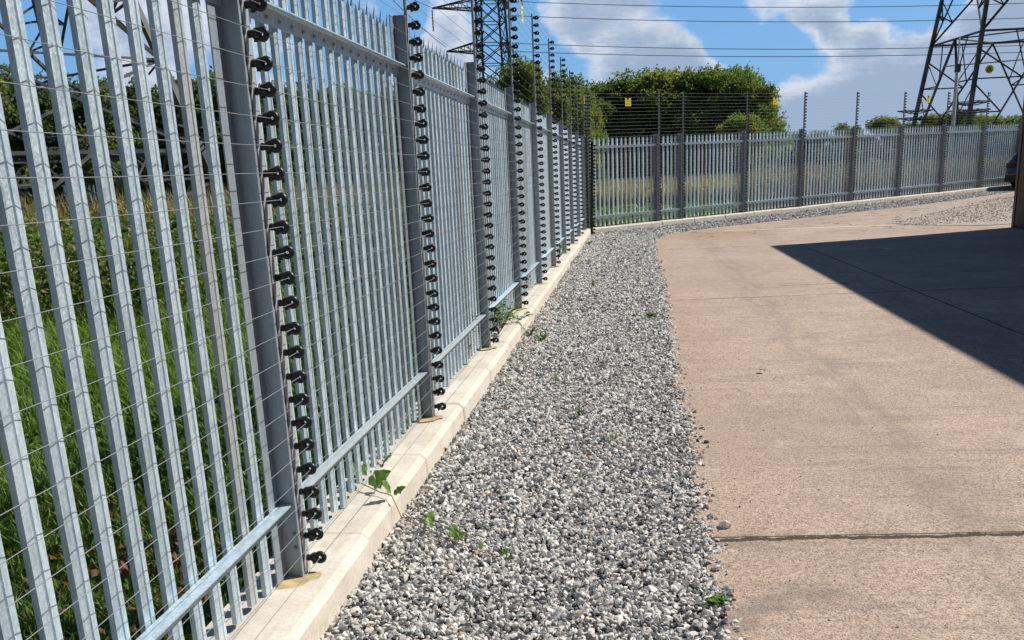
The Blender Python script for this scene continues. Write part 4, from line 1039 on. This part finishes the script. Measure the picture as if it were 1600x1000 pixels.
# ------------------------------------------------------------ the car
def car():
    p0 = Vector((15.95, 39.6, 0)); hd = BD; rt = empty('parked_car', (p0.x, p0.y, g(p0.x, p0.y)+.02), -BA); tag(rt, 'dark blue hatchback parked beyond the barn, only its tail showing', 'car')
    # local y = along the car from tail to nose, x = across (towards the yard)
    W = .88
    side_ = [(.02,.30),(.0,.55),(.05,.85),(.12,.98),(.45,1.38),(.75,1.46),(1.6,1.49),(2.3,1.42),(3.05,1.02),(3.9,.90),(4.22,.72),(4.28,.42),(4.2,.25),(3.75,.22),(.35,.22)]
    mb = MB(); n = len(side_)
    for x, k_ in ((-W, 1), (-W*.97, 0), (W*.97, 0), (W, 1)):
        pass
    secs = [(-W, .0), (-W+.07, .04), (W-.07, .04), (W, .0)]
    for i, (x, e) in enumerate(secs):
        for (y, z) in side_:
            tuck = .17 if z > 1.1 else 0
            xx = x*(1-tuck) if abs(x) > .1 else x
            yy = y+(-e if y < 1 else e)*(1 if .3 < z < 1.1 else .3); zz_ = z+(e*.5 if z > .9 else 0)
            mb.v.append((xx, yy, zz_))
    for i in range(3):
        for j in range(n): mb.f.append((i*n+j, (i+1)*n+j, (i+1)*n+(j+1)%n, i*n+(j+1)%n))
    mb.f.append(tuple(range(n))); mb.f.append(tuple(range(3*n, 4*n))[::-1]); mb.build('body', M['carpaint'], rt)
    gl = MB(); gl.add([(-.62,.10,1.02),(.62,.10,1.02),(.56,.41,1.37),(-.56,.41,1.37)], [(0,1,2,3)]); gl.add([(-.60,.11,1.01),(.60,.11,1.01),(.54,.43,1.38),(-.54,.43,1.38)], [(3,2,1,0)])
    gl.v = [(x, y-.035, z+.02) for x, y, z in gl.v]; gl.build('rear_window', M['carglass'], rt)
    for sd in (-1, 1):
        sw = MB(); xo = sd*(W*.83+.012); xb = sd*(W+.004)
        sw.add([(xb*.985,.62,1.02),(xb*.985,2.9,1.02),(xo,2.25,1.36),(xo,.85,1.38)], [(0,1,2,3) if sd < 0 else (3,2,1,0)]); sw.v = [(x+sd*.012, y, z) for x, y, z in sw.v]; sw.build('side_window', M['carglass'], rt)
        lp = MB(); lp.box(min(sd*.86, sd*.56), max(sd*.86, sd*.56), -.05, .10, .78, .95); lp.build('tail_lamp', M['redlamp'], rt)
        hl = MB(); hl.box(min(sd*.82, sd*.50), max(sd*.82, sd*.50), 4.12, 4.27, .62, .76); hl.build('headlight', M['carglass'], rt)
        for yy in (.78, 3.38):
            wh = empty('wheel', (sd*.80, yy, .31)); wh.parent = rt
            ty = MB(); ty.lathe([(.20,-.10),(.29,-.105),(.315,-.08),(.315,.08),(.29,.105),(.20,.10)], 24, 'x'); ty.build('tyre', M['tyre'], wh, smooth=False)
            rm = MB(); rm.lathe([(.02,-.108),(.06,-.112),(.20,-.09),(.20,.09),(.06,.112),(.02,.108)], 20, 'x'); rm.build('rim', M['rim'], wh)
    bp = MB(); bp.box(-.88, .88, -.06, .25, .26, .50); bp.build('bumper', M['cartrim'], rt)
    np_ = MB(); np_.box(-.26, .26, -.085, -.0705, .56, .67); np_.build('number_plate', M['yellow'], rt)
car()
# a short run of old palisade far behind, glimpsed through the pales
pf = at(100, 292, 46); rt = empty('palisade_fence', (pf.x, pf.y, g(pf.x, pf.y)), -1.45); tag(rt, 'short stretch of old grey palisade far off in the rough grass', 'fence')
for i in range(9): o = link('pale', pale_me, rt, (0, i*.16, .05)); o.scale = (1, 1, .85)
mb = MB(); mb.box(.012, .05, -.1, 1.4, .35, .40); mb.build('rail', M['galv'], rt); mb = MB(); mb.box(.012, .05, -.1, 1.4, 1.6, 1.65); mb.build('rail', M['galv'], rt)
